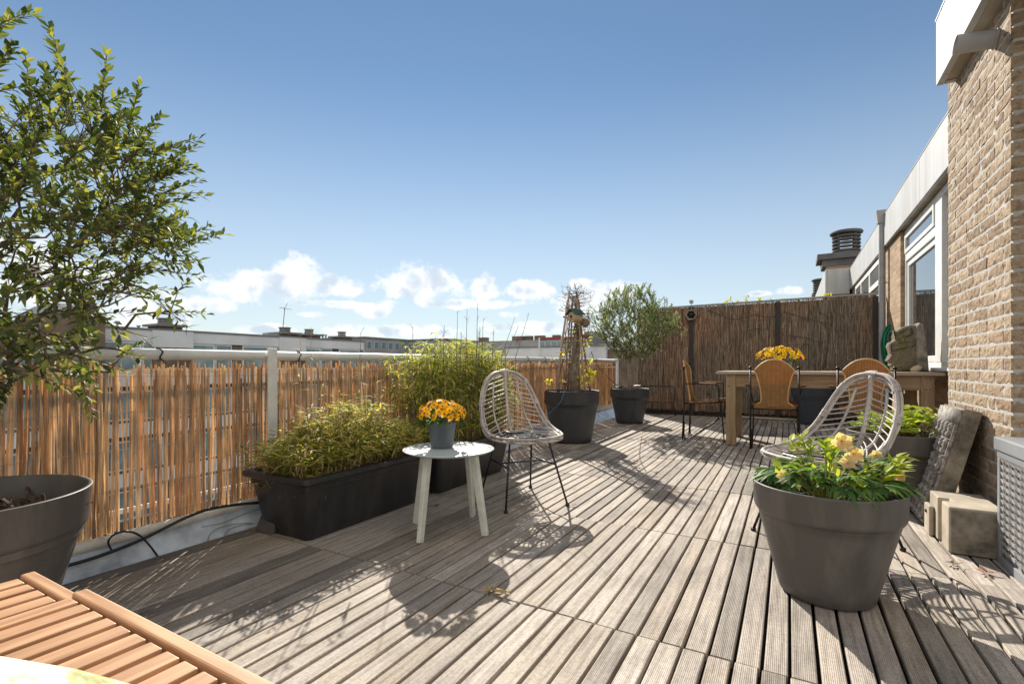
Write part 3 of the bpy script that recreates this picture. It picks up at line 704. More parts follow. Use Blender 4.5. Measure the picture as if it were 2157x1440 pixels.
for px,py,L,n_ in ((1212,618,.12,14),(1212,630,.17,12),(1214,642,.20,9),(1218,656,.22,8),(1222,672,.20,6),(1205,690,.20,5)):
    for i in range(n_):
        b=tp(px+U(-5,5),py+U(-8,8),U(-.03,.03)); side=random.choice((-1,1)); twig(b,Vector((side*U(.3,1),U(-.6,.6),U(-.1,1.3 if py<632 else .35))),L*U(.5,1.2),.0042)
yl=[]
for i in range(64):
    py=U(690,818); w=14+26*(py-700)/118; b=tp(1210+U(-w,w),py,U(-.15,.15)); e=twig(b,Vector((U(-1,1),U(-1,1),U(-.3,1))),U(.08,.2),.0035,1); yl.append(e)
for i in range(11):   # vine stems winding round the sticks
    a0=U(0,6.28); pts=[]; k=14; r_=U(.05,.16)
    for j in range(k+1):
        f=j/k; q=r_*(1-.75*f)+.02; pts.append(Vector((q*math.cos(a0+f*3.5),q*math.sin(a0+f*3.5),.52+f*U(.95,1.02)*1.05)))
    mb.tube(pts,.0035,4)
for e in yl:
    if random.random()<.75:
        for k in range(random.randint(3,6)): d=Vector((U(-1,1),U(-1,1),U(-.4,1))); lf.blade(e+d*.01,d,(U(-1,1),U(-1,1),1),U(.02,.034),U(.016,.026),.15,.2,3)
for px,py in ((1247,788),(1252,792),(1240,795),(1156,805),(1158,808),(1243,806),(1236,730),(1238,722),(1222,800),(1237,810),(1248,782)):
    p=tp(px,py,-.1); twig(tp(1212,810),p-tp(1212,810),(p-tp(1212,810)).length,.003,2)
    for k in range(9): d=Vector((U(-1,1),U(-1,1),U(-.4,1))); lf.blade(p+d*.02,d,(U(-1,1),U(-1,1),1),U(.03,.045),U(.025,.036),.15,.2,3)
mb.build('twigs',plain('dark_twig',(.13,.09,.065),.85),bt,True); lf.build('young_leaves',MT['leaf_straw'],bt)
# birdhouse
q=at(1212,668,d=5.15); bh=thing('birdhouse','round log birdhouse with dark green pitched roof hanging on the bare trunk','birdhouse',tuple(q),R(-20)); bh.scale=(.84,.84,.84)
mb=MB(); n=24; 
mb.tube([(0,-.075,0),(0,-.072,0),(0,.07,0),(0,.075,0)],[.064,.068,.068,.064],24); mb.build('log_body',MT['bird_log'],bh,True)
mb=MB(); mb.tube([(0,-.0765,.005),(0,-.079,.005)],[.018,.018],14); mb.build('entrance_hole',MT['flower_eye'],bh); mb=MB(); mb.tube([(0,-.075,-.035),(0,-.115,-.035)],.004,6); mb.build('perch',MT['bird_log'],bh)
mb=MB(); mb.extr([(-.085,.035),(0,.105),(.085,.035),(.085,.027),(0,.09),(-.085,.027)],'y',-.10,.10); bevel(mb.build('roof',MT['green_roof'],bh),.002)
mb=MB(); mb.tube([(0,-.05,.1),(0,.0,.26),(0,.05,.1)],.004,5); mb.build('cord',MT['rope'],bh)
q=at(1233,680,d=5.3)
mb=MB(); mb.ball((0,0,0),.046,16,10,sq=(1,1,1)); 
for k in range(60):
    a=U(0,6.28);b_=U(-1.2,1.2); mb.tube([Vector((math.cos(a)*math.cos(b_),math.sin(a)*math.cos(b_),math.sin(b_)))*.046,Vector((math.cos(a+.9)*math.cos(b_+.3),math.sin(a+.9)*math.cos(b_+.3),math.sin(b_+.3)))*.049],.002,3)
nst=mb.build('nesting_ball',plain('brown_coir',(.20,.14,.09),.95,bump=.8,bscale=120),None,True,tuple(q)); tag(nst,'round brown coir nesting ball hanging behind the birdhouse','nest')
q=at(1233,706,d=5.25); hb_=thing('hanging_basket','tiny brown basket hanging by strings below the nesting ball','basket',tuple(q))
mb=MB(); mb.lathe([(0,-.035),(.03,-.03),(.05,-.005),(.055,.01),(.048,.01),(.03,-.015),(0,-.02)],n=16); mb.build('bowl',plain('basket_brown',(.22,.12,.07),.9),hb_,True)
mb=MB(); 
for k in range(3): a=k*2.1; mb.tube([(.05*math.cos(a),.05*math.sin(a),.01),(0,0,.16)],.002,4)
mb.build('string',MT['rope'],hb_)
# blue tie string on that pot
mb=MB(); mb.tube(smooth_path([at(1190,822,d=5.08),at(1183,842,d=5.06),at(1178,850,d=5.06),at(1165,862,d=5.08),at(1150,876,d=5.12)]),.003,5); tag(mb.build('blue_string',MT['blue_string'],smooth=True),'thin blue string hanging over the rim of the tall dark pot','string')
mb=MB(); mb.tube(smooth_path([at(1245,740,d=5.3),at(1262,775,d=5.7),at(1300,812,d=6.6)]),.004,5); tag(mb.build('black_wire',MT['black_rubber'],smooth=True),'slack black wire running from the bare trunk to the olive pot','wire')

# ================================================================ planters and bamboo
def planter(name,label,x0,x1,y0,y1,h=.31):
    t=thing(name,label,'planter',((x0+x1)/2,(y0+y1)/2,0),0,'long black planters')
    hx,hy=(x1-x0)/2,(y1-y0)/2; mb=MB(); prof=[(-.055,.0),(-.05,.004),(-.012,h-.075),(-.012,h-.07),(-.004,h-.066),(-.002,h-.035),(.020,h-.030),(.026,h-.022),(.026,h-.006),(.020,h),(-.012,h),(-.018,h-.008),(-.022,h-.04),(-.03,h-.06)]
    def ring(off,z,rc=.03):
        out=[]; ax,ay=hx-.026+off,hy-.026+off
        for cx,cy,a0 in ((ax-rc,ay-rc,0),(-ax+rc,ay-rc,PI/2),(-ax+rc,-ay+rc,PI),(ax-rc,-ay+rc,1.5*PI)):
            for k in range(5): a=a0+PI/2*k/4; out.append((cx+rc*math.cos(a),cy+rc*math.sin(a),z))
        return out
    vs=[];n=20
    for off,z in prof: vs+=ring(off,z)
    fs=[(i*n+j,i*n+(j+1)%n,(i+1)*n+(j+1)%n,(i+1)*n+j) for i in range(len(prof)-1) for j in range(n)]; fs.append(tuple(range(n))[::-1])
    mb.add(vs,fs); b=mb.build('box_body',MT['planter'],t,True)
    bb=b.modifiers.new('es','EDGE_SPLIT'); bb.split_angle=R(35)
    mb=MB(); nx,ny=6,16; g_=[(( -hx+.05+(2*hx-.1)*i/nx),(-hy+.05+(2*hy-.1)*j/ny),h-.055+U(-.006,.008)) for j in range(ny+1) for i in range(nx+1)]
    mb.add(g_,[(j*(nx+1)+i,j*(nx+1)+i+1,(j+1)*(nx+1)+i+1,(j+1)*(nx+1)+i) for j in range(ny) for i in range(nx)]); mb.build('soil',MT['soil'],t,True)
    return t
planter('long_planter','long black plastic planter of low bamboo, nearer the camera',-2.40,-1.905,1.465,2.43)
planter('long_planter','long black plastic planter of tall bamboo behind the round side table',-2.40,-1.905,2.46,3.42)
def bamboo(name,label,cx,cy,hx,hy,z0,z1,nculm,nleaf,mat,L=(.06,.12),Wd=(.008,.015),spread=1.25,bare=0,dome=.5,nz_a=.28,drp=.55):
    t=thing(name,label,'bamboo',(cx,cy,0)); st=MB(); lf=MB()
    for i in range(nculm):
        x,y=U(-hx,hx),U(-hy,hy); e=1-dome*((x/hx)**2*.5+(y/hy)**2*.5)
        top=Vector((x*spread+U(-.04,.04),y*spread+U(-.05,.05),z0+(z1-z0)*e*U(.5,1.04)*(1+nz_a*noise.noise(Vector((x*5,y*5,3))))))
        b=Vector((x*.85,y*.95,z0-.05)); mid=(b+top)/2+Vector((U(-.02,.02),U(-.02,.02),U(0,.03))); P=smooth_path([b,mid,top],3); st.tube(P,[.003-.0018*k/len(P) for k in range(len(P))],4)
        n_=max(3,int(nleaf/nculm))
        for k in range(n_):
            f=1-random.random()**1.3*.85; p=P[min(len(P)-1,int(f*len(P)))]
            a=U(0,6.28); d=Vector((math.cos(a),math.sin(a),U(-.35,.65))); lp=p+d*U(.0,.05)
            if lp.z<.36 and (abs(lp.x+d.x*.05)>hx-.0 or abs(lp.y+d.y*.05)>hy-.0): lp.z=.36+U(0,.08); d.z=abs(d.z)+.3
            lf.blade(lp,d,(U(-.6,.6),U(-.6,.6),1),U(*L),U(*Wd),U(.0,drp),.2,2,prof=(.22,.5,.02))
    for px,py0,py1,o in (bare or ()):
        pass
    st.build('culms',MT['cane'],t); lf.build('leaves',mat,t); return t
bl=bamboo('low_bamboo','low yellowing bamboo filling the nearer black planter',-2.15,1.93,.20,.44,.26,.628,420,12000,MT['leaf_bamboo_low'],(.032,.078),(.0065,.0120),1.0,dome=1.05,nz_a=.32)
bh_=bamboo('tall_bamboo','tall dense bamboo clump in the black planter, left of the first rattan chair',-2.17,2.98,.21,.45,.26,.985,560,20000,MT['leaf_bamboo'],(.040,.084),(.007,.012),1.05,dome=.20,nz_a=.10,drp=.9)
st=MB()
for px,py,pb_,d in ((936,684,740,3.3),(964,655,735,3.4),(984,650,735,3.45),(1006,638,735,3.5),(972,700,740,3.35),(1018,672,735,3.6),(1011,688,735,3.5),(1040,692,738,3.6),(1084,670,752,3.7),(1093,684,752,3.8),(1114,660,752,3.8),(1007,700,735,3.6),(760,700,760,2.7),(870,688,760,3.0)):
    b=at(px-(py-pb_)*-.0-(8 if px>1080 else 2),pb_,d=d)-Vector((-2.17,2.98,0)); b0=Vector((b.x*.8,b.y*.9,.3)); tpn=at(px,py,d=d)-Vector((-2.17,2.98,0))
    if px>1080: b=at(px-28,pb_,d=d)-Vector((-2.17,2.98,0))
    st.tube([b0,b,tpn],[.0035,.0028,.0012],4)
    for k in range(4):
        f=U(.6,1); p=b.lerp(tpn,f); st.tube([p,p+Vector((U(-.03,.03),U(-.03,.03),U(.01,.04)))],[.001,.0005],3)
st.build('bare_canes',MT['cane_dark'],bh_)
# sparse canes rising in front of the reeds from the low planter
st=MB(); lf=MB()
for px,py,y0 in ((640,700,930),(690,770,900),(730,790,900),(765,755,905),(722,815,900),(662,690,900),(600,800,940),(810,800,900)):
    p=at(px,py,d=2.6)-Vector((-2.15,1.95,0)); b=at(px-6,y0,d=2.5)-Vector((-2.15,1.95,0)); st.tube([b,(b+p)/2+Vector((.01,0,0)),p],[.0028,.002,.001],4)
    for k in range(7):
        q=b.lerp(p,U(.3,1)); d=Vector((U(-1,1),U(-1,1),U(-.3,.6))); lf.blade(q,d,(0,0,1),U(.03,.06),U(.006,.01),.4,.2,3,prof=(.25,.5,.36,.02))
st.build('bare_canes',MT['cane'],bl); lf.build('upper_leaves',MT['leaf_bamboo_low'],bl)

# ================================================================ round side table + pansies
TZ=.412; TC=Vector((-1.512,2.018,0))
ta=thing('side_table','round pale side table with four splayed legs carrying the pansy pot','side table',tuple(TC),R(0))
mb=MB(); rt=.232; mb.lathe([(0,TZ-.014),(rt-.02,TZ-.014),(rt-.004,TZ-.006),(rt,TZ-.003),(rt-.001,TZ-.001),(rt-.004,TZ),(0,TZ)],n=72); o=mb.build('table_top',MT['tabletop'],ta,True); es=o.modifiers.new('es','EDGE_SPLIT'); es.split_angle=R(30)
for fx,fy in ((-1.511,1.792),(-1.296,2.025),(-1.524,2.254),(-1.717,2.004)):
    f=Vector((fx,fy,0))-TC; m_=MB(); top=f*.5; lat=Vector((ca,sa,0)); top+=lat*(.035 if f.dot(lat)>0 else -.035); top.z=TZ-.014
    m_.bar(f,top,.034,.020,up=Vector((-f.y,f.x,0)) ,w2=.036,h2=.030); bevel(m_.build('leg',MT['tableleg'],ta),.003)
def pansy(t,c,rx,ry,rz,n,mats,size=(.030,.040),leafn=120,rot=None):
    """n single flowers over a mound centred at c (local)"""
    protos={}
    for key,mat in mats:
        mb=MB()
        for k in range(5):
            a=PI/2+2*PI*k/5; d=Vector((math.cos(a),math.sin(a),.15)); mb.blade(d*.08,d,(0,0,1),.52,.62,.10,.10,3,m=0,prof=(.12,.48,.44,.12))
        mb.ball((0,0,.05),.13,6,4,m=1,sq=(1,1,.5)); 
        me=mb.build('flower',[mat,MT['flower_eye']],None); protos[key]=me
    keys=[k for k,_ in mats]
    for i in range(n):
        z_=1-(i+.5)/n*1.12; z_=max(-.15,z_); a=i*2.39996+U(-.2,.2); s_=math.sqrt(max(0,1-z_*z_))
        v=Vector((s_*math.cos(a),s_*math.sin(a),z_)); p=Vector((c[0]+v.x*rx,c[1]+v.y*ry,c[2]+v.z*rz))+v*U(-.012,.010)
        key=keys[0] if (len(keys)==1 or random.random()<.93) else keys[1]
        o=protos[key].copy(); col.objects.link(o); o.parent=t; o.location=p; nrm=(v+Vector((U(-.35,.35),U(-.5,.5)-.15,U(-.2,.4)))).normalized()
        o.rotation_euler=nrm.to_track_quat('Z','Y').to_euler(); s=U(*size); o.scale=(s,s,s)
    for k in protos.values(): bpy.data.objects.remove(k)
    lf=MB(); st=MB()
    for i in range(leafn):
        a=U(0,6.28); e=U(-.5,.7); v=Vector((math.cos(a)*math.cos(e),math.sin(a)*math.cos(e),math.sin(e))); p=Vector((c[0]+v.x*rx*.8,c[1]+v.y*ry*.8,c[2]+v.z*rz*.75))
        lf.blade(p,v+Vector((0,0,U(-.3,.3))),(U(-.5,.5),U(-.5,.5),1),U(.025,.04),U(.012,.02),.3,.2,3)
    for i in range(30):
        a=U(0,6.28); st.tube([Vector((c[0],c[1],c[2]-rz*.8)),Vector((c[0]+rx*.7*math.cos(a),c[1]+ry*.7*math.sin(a),c[2]+U(-.2,.5)*rz))],.0015,3)
    lf.build('leaves',MT['leaf_green'],t); st.build('stems',MT['leaf_green'],t)
fp=g(931,942,TZ); 
pp=thing('flower_pot','small slate grey pot of orange pansies on the round side table','flower pot',tuple(fp))
mb=MB(); mb.lathe([(0,.001),(.053,.001),(.056,.006),(.074,.125),(.078,.128),(.079,.138),(.074,.138),(.070,.125),(0,.118)],n=40); mb.build('pot_body',plain('slate_pot',(.10,.115,.13),.5,var=.15,scale=14,bump=.2),pp,True)
pansies=thing('orange_pansies','dense ball of orange pansies with dark eyes in the small slate pot','flowers',(fp.x,fp.y,TZ))
pansy(pansies,(0,0,.165),.122,.122,.070,84,[('o',MT['petal_orange'])],(.021,.035),190)
# ================================================================ rattan chairs
def sample(P,n):
    Q=smooth_path(P,8); L=[0]
    for a,b in zip(Q[:-1],Q[1:]): L.append(L[-1]+(b-a).length)
    out=[];j=0
    for i in range(n):
        t=L[-1]*i/(n-1)
        while j<len(L)-2 and L[j+1]<t: j+=1
        f=(t-L[j])/max(1e-9,L[j+1]-L[j]); out.append(Q[j].lerp(Q[j+1],min(1,f)))
    return out
SP=[(0,-.262,.785),(0,-.256,.70),(0,-.238,.60),(0,-.21,.50),(0,-.172,.425),(0,-.105,.378),(0,-.01,.366),(0,.09,.376),(0,.17,.392),(0,.232,.402)]
RM=[(0,-.266,.797),(.075,-.258,.785),(.132,-.242,.745),(.170,-.218,.68),(.196,-.182,.60),(.212,-.135,.525),(.224,-.07,.465),(.230,.01,.432),(.224,.10,.418),(.192,.180,.413),(.118,.232,.409),(0,.245,.406)]
def rattan_chair(label,loc,rz):
    t=thing('rattan_chair',label,'chair',loc,rz,'grey rattan chairs')
    sp=sample(SP,60); rim={}
    mb=MB(); full=[]
    for sx in (1,-1): rim[sx]=[Vector((p.x*sx,p.y,p.z)) for p in sample(RM,80)]
    full=rim[1]+rim[-1][::-1][1:-1]
    ctr=Vector((0,0,.5))
    def off(P,inw,down):
        out=[]
        for p in P:
            c=Vector((0,-.23 if p.z>.5 else min(p.y,.12),min(max(p.z,.42),.66) if p.z>.5 else p.z)); d=(c-p); d=d.normalized() if d.length>.01 else Vector((0,0,0))
            back=Vector((0,-1,-.15)) if p.z>.55 else Vector((0,-.25,-1)); out.append(p+d*inw+back.normalized()*down)
        return out
    mb.tube(full,.0080,8,closed=True); mb.tube(off(full,-.002,.0195),.0080,8,closed=True); mb.tube(off(full,.0185,.010),.0070,8,closed=True)
    fo=off(full,.003,.009); 
    for i in range(0,len(fo),1):
        a=fo[i]; b=fo[(i+1)%len(fo)]
        if i%13<3: 
            for q in (0,.5):
                p=a.lerp(b,q); d=(b-a).normalized(); mb.tube([p-d*.0024,p+d*.0024],.0185,8,cap=False)
    mb.build('rim',MT['rattan'],t,True)
    mb=MB(); NR=27; bands={1:[],-1:[]}
    for i in range(NR):
        f=(i+.7)/(NR+.2); a=sp[int(f*59)]
        for sx in (1,-1):
            if a.z>.47 and f<.5:
                zt_=a.z-.05; b=min(rim[sx][4:60],key=lambda q:abs(q.z-zt_)); lastk=max(0,rim[sx].index(b))
                k0=lastk; f0=f
            else:
                b=rim[sx][min(78,int(k0+(78-k0)*((f-f0)/(1-f0))**.9))]
            nrm=Vector((0,-1,-.1)) if f<.45 else (Vector((0,-.6,-.8)) if f<.58 else Vector((0,0,-1)))
            mid=(a+b)/2+nrm*.020; w=mid*1.0
            P=[a,a.lerp(mid,.5)+nrm*.006,mid,mid.lerp(b,.5)+nrm*.003,b]; mb.tube(P,.0038,5,cap=False); bands[sx].append(mid)
            mb.ball(mid,.0085,6,4); 
        mb.ball(a,.0125,8,5,sq=(1.2,1,.7))
    mb.build('ribs',MT['rattan'],t,True)
    mb=MB(); mb.tube(sp,.0105,8); 
    for sx in (1,-1): mb.tube(bands[sx][1:-2],.0065,6)
    mb.build('spine',MT['rattan'],t,True)
    for x,y,fx,fy in ((.125,.12,.198,.235),(-.125,.12,-.198,.235),(.12,-.10,.176,-.24),(-.12,-.10,-.176,-.24)):
        m_=MB(); m_.tube([(x,y,.395 if y>0 else .40),(fx,fy,.008)],.0065,8); m_.tube([(fx-.001,fy,.0),(fx,fy,.014)],.0125,10); m_.build('leg',MT['black_rod'],t,True)
    mb=MB(); 
    def lp(x,y,fx,fy,z): f=(.395-z)/.387; return Vector((x+(fx-x)*f,y+(fy-y)*f,z))
    A_=lp(.125,.12,.198,.235,.235);B_=lp(-.125,.12,-.198,.235,.235);C_=lp(.12,-.1,.176,-.24,.235);D_=lp(-.12,-.1,-.176,-.24,.235)
    for a,b in ((A_,C_),(B_,D_),((A_+C_)/2,(B_+D_)/2)): mb.tube([a,b],.005,6)
    mb.tube([(.125,.12,.395),(-.125,.12,.395),(-.12,-.1,.40),(.12,-.1,.40)],.006,6,closed=True)
    mb.build('stretcher',MT['black_rod'],t,True)
    return t
rattan_chair('grey rattan bucket chair with black rod legs, beside the round side table',(-1.457,2.69,0),R(-127.7))
rattan_chair('grey rattan bucket chair with black rod legs, behind the hellebore pot on the right',(.150,2.765,0),R(131))

# ================================================================ dining table set
DZ=.775
dt=thing('dining_table','long weathered oak dining table under the heather fence, its right end by the window','table',(.25,6.02,0))
def bx(name,a,mat,par,bw=.004):
    m_=MB(); m_.box(*a); return bevel(m_.build(name,mat,par),bw)
m_=MB()
for k in range(6): m_.box(-.93,.945,-.42+k*.14,-.42+k*.14+.1385,DZ-.032,DZ-U(0,.001))
bevel(m_.build('table_top',MT['oaktop'],dt),.006)
for sx,sy in ((-1,-1),(-1,1),(1,-1),(1,1)):
    x=sx*.775-.0; x=-.785 if sx<0 else .83; bx('leg',(x-.048,x+.048,sy*.345-.045,sy*.345+.045,0,DZ-.033),MT['oakz'],dt,.006)
m_=MB(); m_.box(-.737,.782,-.378,-.350,DZ-.165,DZ-.034); m_.box(-.737,.782,.350,.378,DZ-.165,DZ-.034); m_.box(-.81,-.785,-.30,.30,DZ-.165,DZ-.034); m_.box(.835,.86,-.30,.30,DZ-.165,DZ-.034); bevel(m_.build('apron',MT['oakx'],dt),.003)
m_=MB()
for x in (-.81,-.80,.815,.845):
    for z in (.62,.72): m_.ball((x,-.391,z),.005,6,4)
m_.build('screws',MT['iron'],dt)
def wicker_chair(label,loc,rz):
    t=thing('wicker_chair',label,'chair',loc,rz,'honey wicker dining chairs')
    hw=[(.425,.150),(.44,.165),(.47,.118),(.52,.115),(.60,.122),(.68,.138),(.74,.155),(.785,.174),(.80,.160),(.82,.143),(.85,.112),(.875,.075),(.888,.04),(.893,0)]
    def yb(z): return -.165-.16*max(0,(z-.43))**1.15*1.15
    mb=MB(); nx=10; vs=[]; 
    for side in (0,1):
        for z,w in hw:
            for i in range(nx+1):
                u=-1+2*i/nx; vs.append((w*u,yb(z)-.010*side+.035*(u*u)*(w/.17),z))
    k=nx+1; n=len(hw); fs=[]
    for s_ in (0,1):
        for j in range(n-1):
            for i in range(nx):
                q=(j*k+i,j*k+i+1,(j+1)*k+i+1,(j+1)*k+i); q=tuple(a+s_*n*k for a in q); fs.append(q if s_==0 else q[::-1])
    mb.add(vs,fs)
    P=[Vector((w,yb(z)-.005+.035*(w/.17),z)) for z,w in hw]+[Vector((-w,yb(z)-.005+.035*(w/.17),z)) for z,w in hw[::-1][1:]]
    mb.build('backrest',MT['wicker'],t,True)
    mb=MB(); mb.tube(P,.0085,8); mb.build('backrest_edge',woodmat('honey_cane_edge',(.48,.28,.12),(.72,.48,.24),'Z',.5) if 'cane_edge' not in MT else MT['cane_edge'],t,True)
    mb=MB(); S=[(-.175,-.16,.415),(.175,-.16,.415),(.195,.05,.43),(.18,.21,.45),(.1,.24,.452),(-.1,.24,.452),(-.18,.21,.45),(-.195,.05,.43)]
    nn=len(S); mb.add([Vector(p)+Vector((0,0,.012)) for p in S]+[Vector(p)-Vector((0,0,.012)) for p in S]+[(0,.04,.425),(0,.04,.41)],[(i,(i+1)%nn,2*nn) for i in range(nn)]+[((i+1)%nn+nn,i+nn,2*nn+1) for i in range(nn)]+[(i,i+nn,(i+1)%nn+nn,(i+1)%nn) for i in range(nn)])
    mb.tube(S,.012,6,closed=True); mb.build('seat',MT['wicker'],t,True)
    for sx in (1,-1):
        m_=MB(); m_.tube([(sx*.21,-.20,.80),(sx*.21,-.195,.42),(sx*.21,-.215,.0)],.0085,8); m_.ball((sx*.21,-.20,.812),.017,12,8); m_.tube([(sx*.21,-.198,.787),(sx*.17,-.19,.79)],.005,5); m_.build('back_post',MT['iron'],t,True)
        m_=MB(); m_.tube(smooth_path([(sx*.205,.19,.44),(sx*.205,.16,.25),(sx*.20,-.02,.10),(sx*.20,-.16,.0),(sx*.2,-.19,.008),(sx*.2,-.2,.05),(sx*.2,-.195,.2)],4),.007,7); m_.tube([(sx*.205,.19,.44),(sx*.215,.225,.0)],.007,7); m_.build('leg',MT['iron'],t,True)
        m_=MB(); m_.tube(smooth_path([(sx*.21,-.197,.63),(sx*.25,-.10,.63),(sx*.262,.05,.632),(sx*.255,.15,.625),(sx*.235,.17,.58),(sx*.205,.17,.44)],4),.006,6); m_.build('arm',MT['iron'],t,True)
        m_=MB(); m_.bar((sx*.258,-.03,.643),(sx*.260,.15,.640),.042,.014); bevel(m_.build('arm_pad',MT['teak'],t),.005)
    mb=MB(); mb.tube([(-.21,-.20,.405),(.21,-.20,.405)],.006,6); mb.tube([(-.2,.2,.43),(.2,.2,.43)],.006,6)
    for sx in (1,-1): mb.tube([(sx*.205,-.20,.405),(sx*.205,.2,.43)],.006,6)
    mb.build('seat_frame',MT['iron'],t,True)
    return t
MT['cane_edge']=woodmat('honey_cane_edge',(.48,.28,.12),(.72,.48,.24),'Z',.5)
wicker_chair('honey wicker armchair seen from behind, its whole back visible before the dining table',(-.127,5.66,0),0)
wicker_chair('honey wicker armchair mostly hidden behind the right rattan chair',(.609,5.61,0),R(-2))
wicker_chair('honey wicker armchair seen side-on at the left head of the dining table',(-.84,6.01,0),R(-90))
bp=at(1642,760,Y=6.05); bp.z=DZ
bw=thing('flower_bowl','grey metal bowl of yellow pansies on the dining table','flower pot',tuple(bp))
mb=MB(); mb.lathe([(0,.001),(.085,.001),(.10,.02),(.125,.11),(.135,.118),(.13,.118),(.115,.10),(0,.095)],n=36); mb.build('bowl',plain('pewter_bowl',(.20,.20,.21),.35,metal=.4),bw,True)
mb=MB()
for sx in (1,-1): mb.tube(smooth_path([(sx*.128,-.03,.10),(sx*.165,-.03,.13),(sx*.165,.03,.13),(sx*.128,.03,.10)],4),.005,6)
mb.build('handle',MT['iron'],bw,True)
yp_=thing('yellow_pansies','wide mound of yellow pansies with a few purple ones on the dining table','flowers',tuple(bp))
pansy(yp_,(0,0,.145),.225,.17,.115,96,[('y',leafmat('yellow_pansy_petal',[(0,(.80,.40,.008)),(1,(.88,.60,.03))],.3,.5,(1.1,1,.4))),('p',MT['petal_purple'])],(.032,.046),260)

# ---- sculpture, pebble, things under the table
sy=5.95
prof=[(1881,777),(1879,768),(1874,764),(1877,758),(1870,754),(1876,742),(1874,736),(1871,722),(1873,716),(1880,713),(1884,708),(1883,702),(1888,690),(1897,684),(1912,680),(1926,678),(1932,676),(1941,678),(1944,696),(1948,722),(1953,777)]
sp_=thing('stone_bust','mossy weathered stone head in profile facing left on the dining table','sculpture',(0,0,0))
def carve(prof_,y0,y1,name,mat,amp=.012,seed=0,n=9):
    pts=[at(a,b,Y=sy) for a,b in prof_]; dz=DZ-at(1900,777,Y=sy).z; pts=[(p.x,p.z+dz) for p in pts]
    cx=sum(p[0] for p in pts)/len(pts); cz=sum(p[1] for p in pts)/len(pts)
    # dense outline
    D=[]; 
    for (a,b),(c,d) in zip(pts,pts[1:]+pts[:1]):
        for k in range(4): f=k/4; D.append((a+(c-a)*f,b+(d-b)*f))
    m_=MB(); vs=[]; N=len(D); secs=[(y0,.0),(y0,.35),(y0,.62),(y0+.004,.84),(y0+.02,.96),(y0+.045,1.0),((y0+y1)/2,1.0),(y1-.03,1.0),(y1,.93),(y1,.0)]
    for j,(y,s) in enumerate(secs):
        for a,b in D:
            p=Vector((cx+(a-cx)*s,y,cz+(b-cz)*s)); e=noise.noise(p*14+Vector((seed,0,0)))*amp+noise.noise(p*45)*amp*.4
            if s>0: p.y+=(-e if j<6 else e*.3); p.x+=e*.5*(1 if s>=.9 else 0); 
            p.z=max(p.z,DZ+.0005); vs.append(p)
    fs=[(j*N+i,j*N+(i+1)%N,(j+1)*N+(i+1)%N,(j+1)*N+i) for j in range(len(secs)-1) for i in range(N)]
    m_.add(vs,fs); return m_.build(name,mat,sp_,True)
carve(prof,sy-.05,sy+.16,'head',MT['moss'],.020)
carve([(1928,777),(1926,700),(1928,680),(1934,674),(1942,677),(1946,700),(1951,735),(1954,777)],sy-.075,sy+.18,'back_block',MT['stone'],.008,5)
carve([(1874,723),(1890,718),(1908,716),(1926,712),(1926,722),(1908,727),(1890,730),(1875,734)],sy-.066,sy-.03,'head_band',MT['moss'],.006,9)
carve([(1879,690),(1884,700),(1893,698),(1905,690),(1918,686),(1920,698),(1908,704),(1896,708),(1884,710)],sy-.060,sy-.03,'hair_relief',MT['moss'],.010,12)
p=at(1929,775,Y=5.82); mb=MB(); mb.ball((0,0,0),.042,16,10,sq=(1.15,.7,.72)); o=mb.build('pebble',plain('pale_sandstone',(.52,.42,.28),.9,bump=.4),None,True,(p.x,5.80,DZ+.030)); o.rotation_euler=(0,R(-25),0); tag(o,'pale sandstone pebble leaning against the stone head','stone')
# garden hose
mb=MB(); hc=at(1872,735,Y=8.35)
for k in range(9):
    w=.07+.012*k*(.8); hh=.20+.012*k
    P=[]
    for i in range(28):
        a=2*PI*i/28; P.append(Vector((hc.x+.03+w*math.cos(a)*.8+U(-.003,.003),8.30+.02*(k%4)+.01*math.sin(a*2+k),hc.z+.05+hh*math.sin(a)*(1.15 if math.sin(a)<0 else 1)+U(-.004,.004))))
    mb.tube(P,.0095,7,closed=True)
mb.tube(smooth_path([hc+Vector((.03,-.02,-.2)),hc+Vector((.02,-.06,-.45)),hc+Vector((.0,-.1,-.75)),hc+Vector((-.1,-.2,-1.05))]),.0095,7)
tag(mb.build('garden_hose',MT['green_plastic'],smooth=True),'coiled green garden hose hanging beside the downpipe','hose')
# blue tarpaulin, bucket and board below the table
a=at(1955,850,Y=6.75)
mb=MB(); vs=[]; n1,n2=10,12
for j in range(n2+1):
    for i in range(n1+1):
        f=i/n1; h_=j/n2; vs.append((.98+.17*f-.03*h_,6.62+.05*math.sin(f*9+h_*2)+.02*noise.noise(Vector((f*4,h_*4,0)))+.1*(1-h_),.02+.66*h_-.05*f*h_))
mb.add(vs,[(j*(n1+1)+i,j*(n1+1)+i+1,(j+1)*(n1+1)+i+1,(j+1)*(n1+1)+i) for j in range(n2) for i in range(n1)])
mb.add([(v[0],v[1]+.09,v[2]) for v in vs],[(j*(n1+1)+i,(j+1)*(n1+1)+i,(j+1)*(n1+1)+i+1,j*(n1+1)+i+1) for j in range(n2) for i in range(n1)])
tag(mb.build('folded_parasol_cover',MT['blue_cloth'],smooth=True),'dark blue tarpaulin cover hanging under the right end of the dining table','tarpaulin')
bk=g(1904,905); bt_=thing('bucket','grey plastic bucket standing under the right end of the dining table','bucket',(.80,6.55,0))
mb=MB(); mb.lathe([(0,.002),(.085,.002),(.09,.01),(.115,.26),(.123,.262),(.123,.27),(.113,.27),(.095,.06),(0,.05)],n=32); mb.build('bucket_body',MT['bucket'],bt_,True)
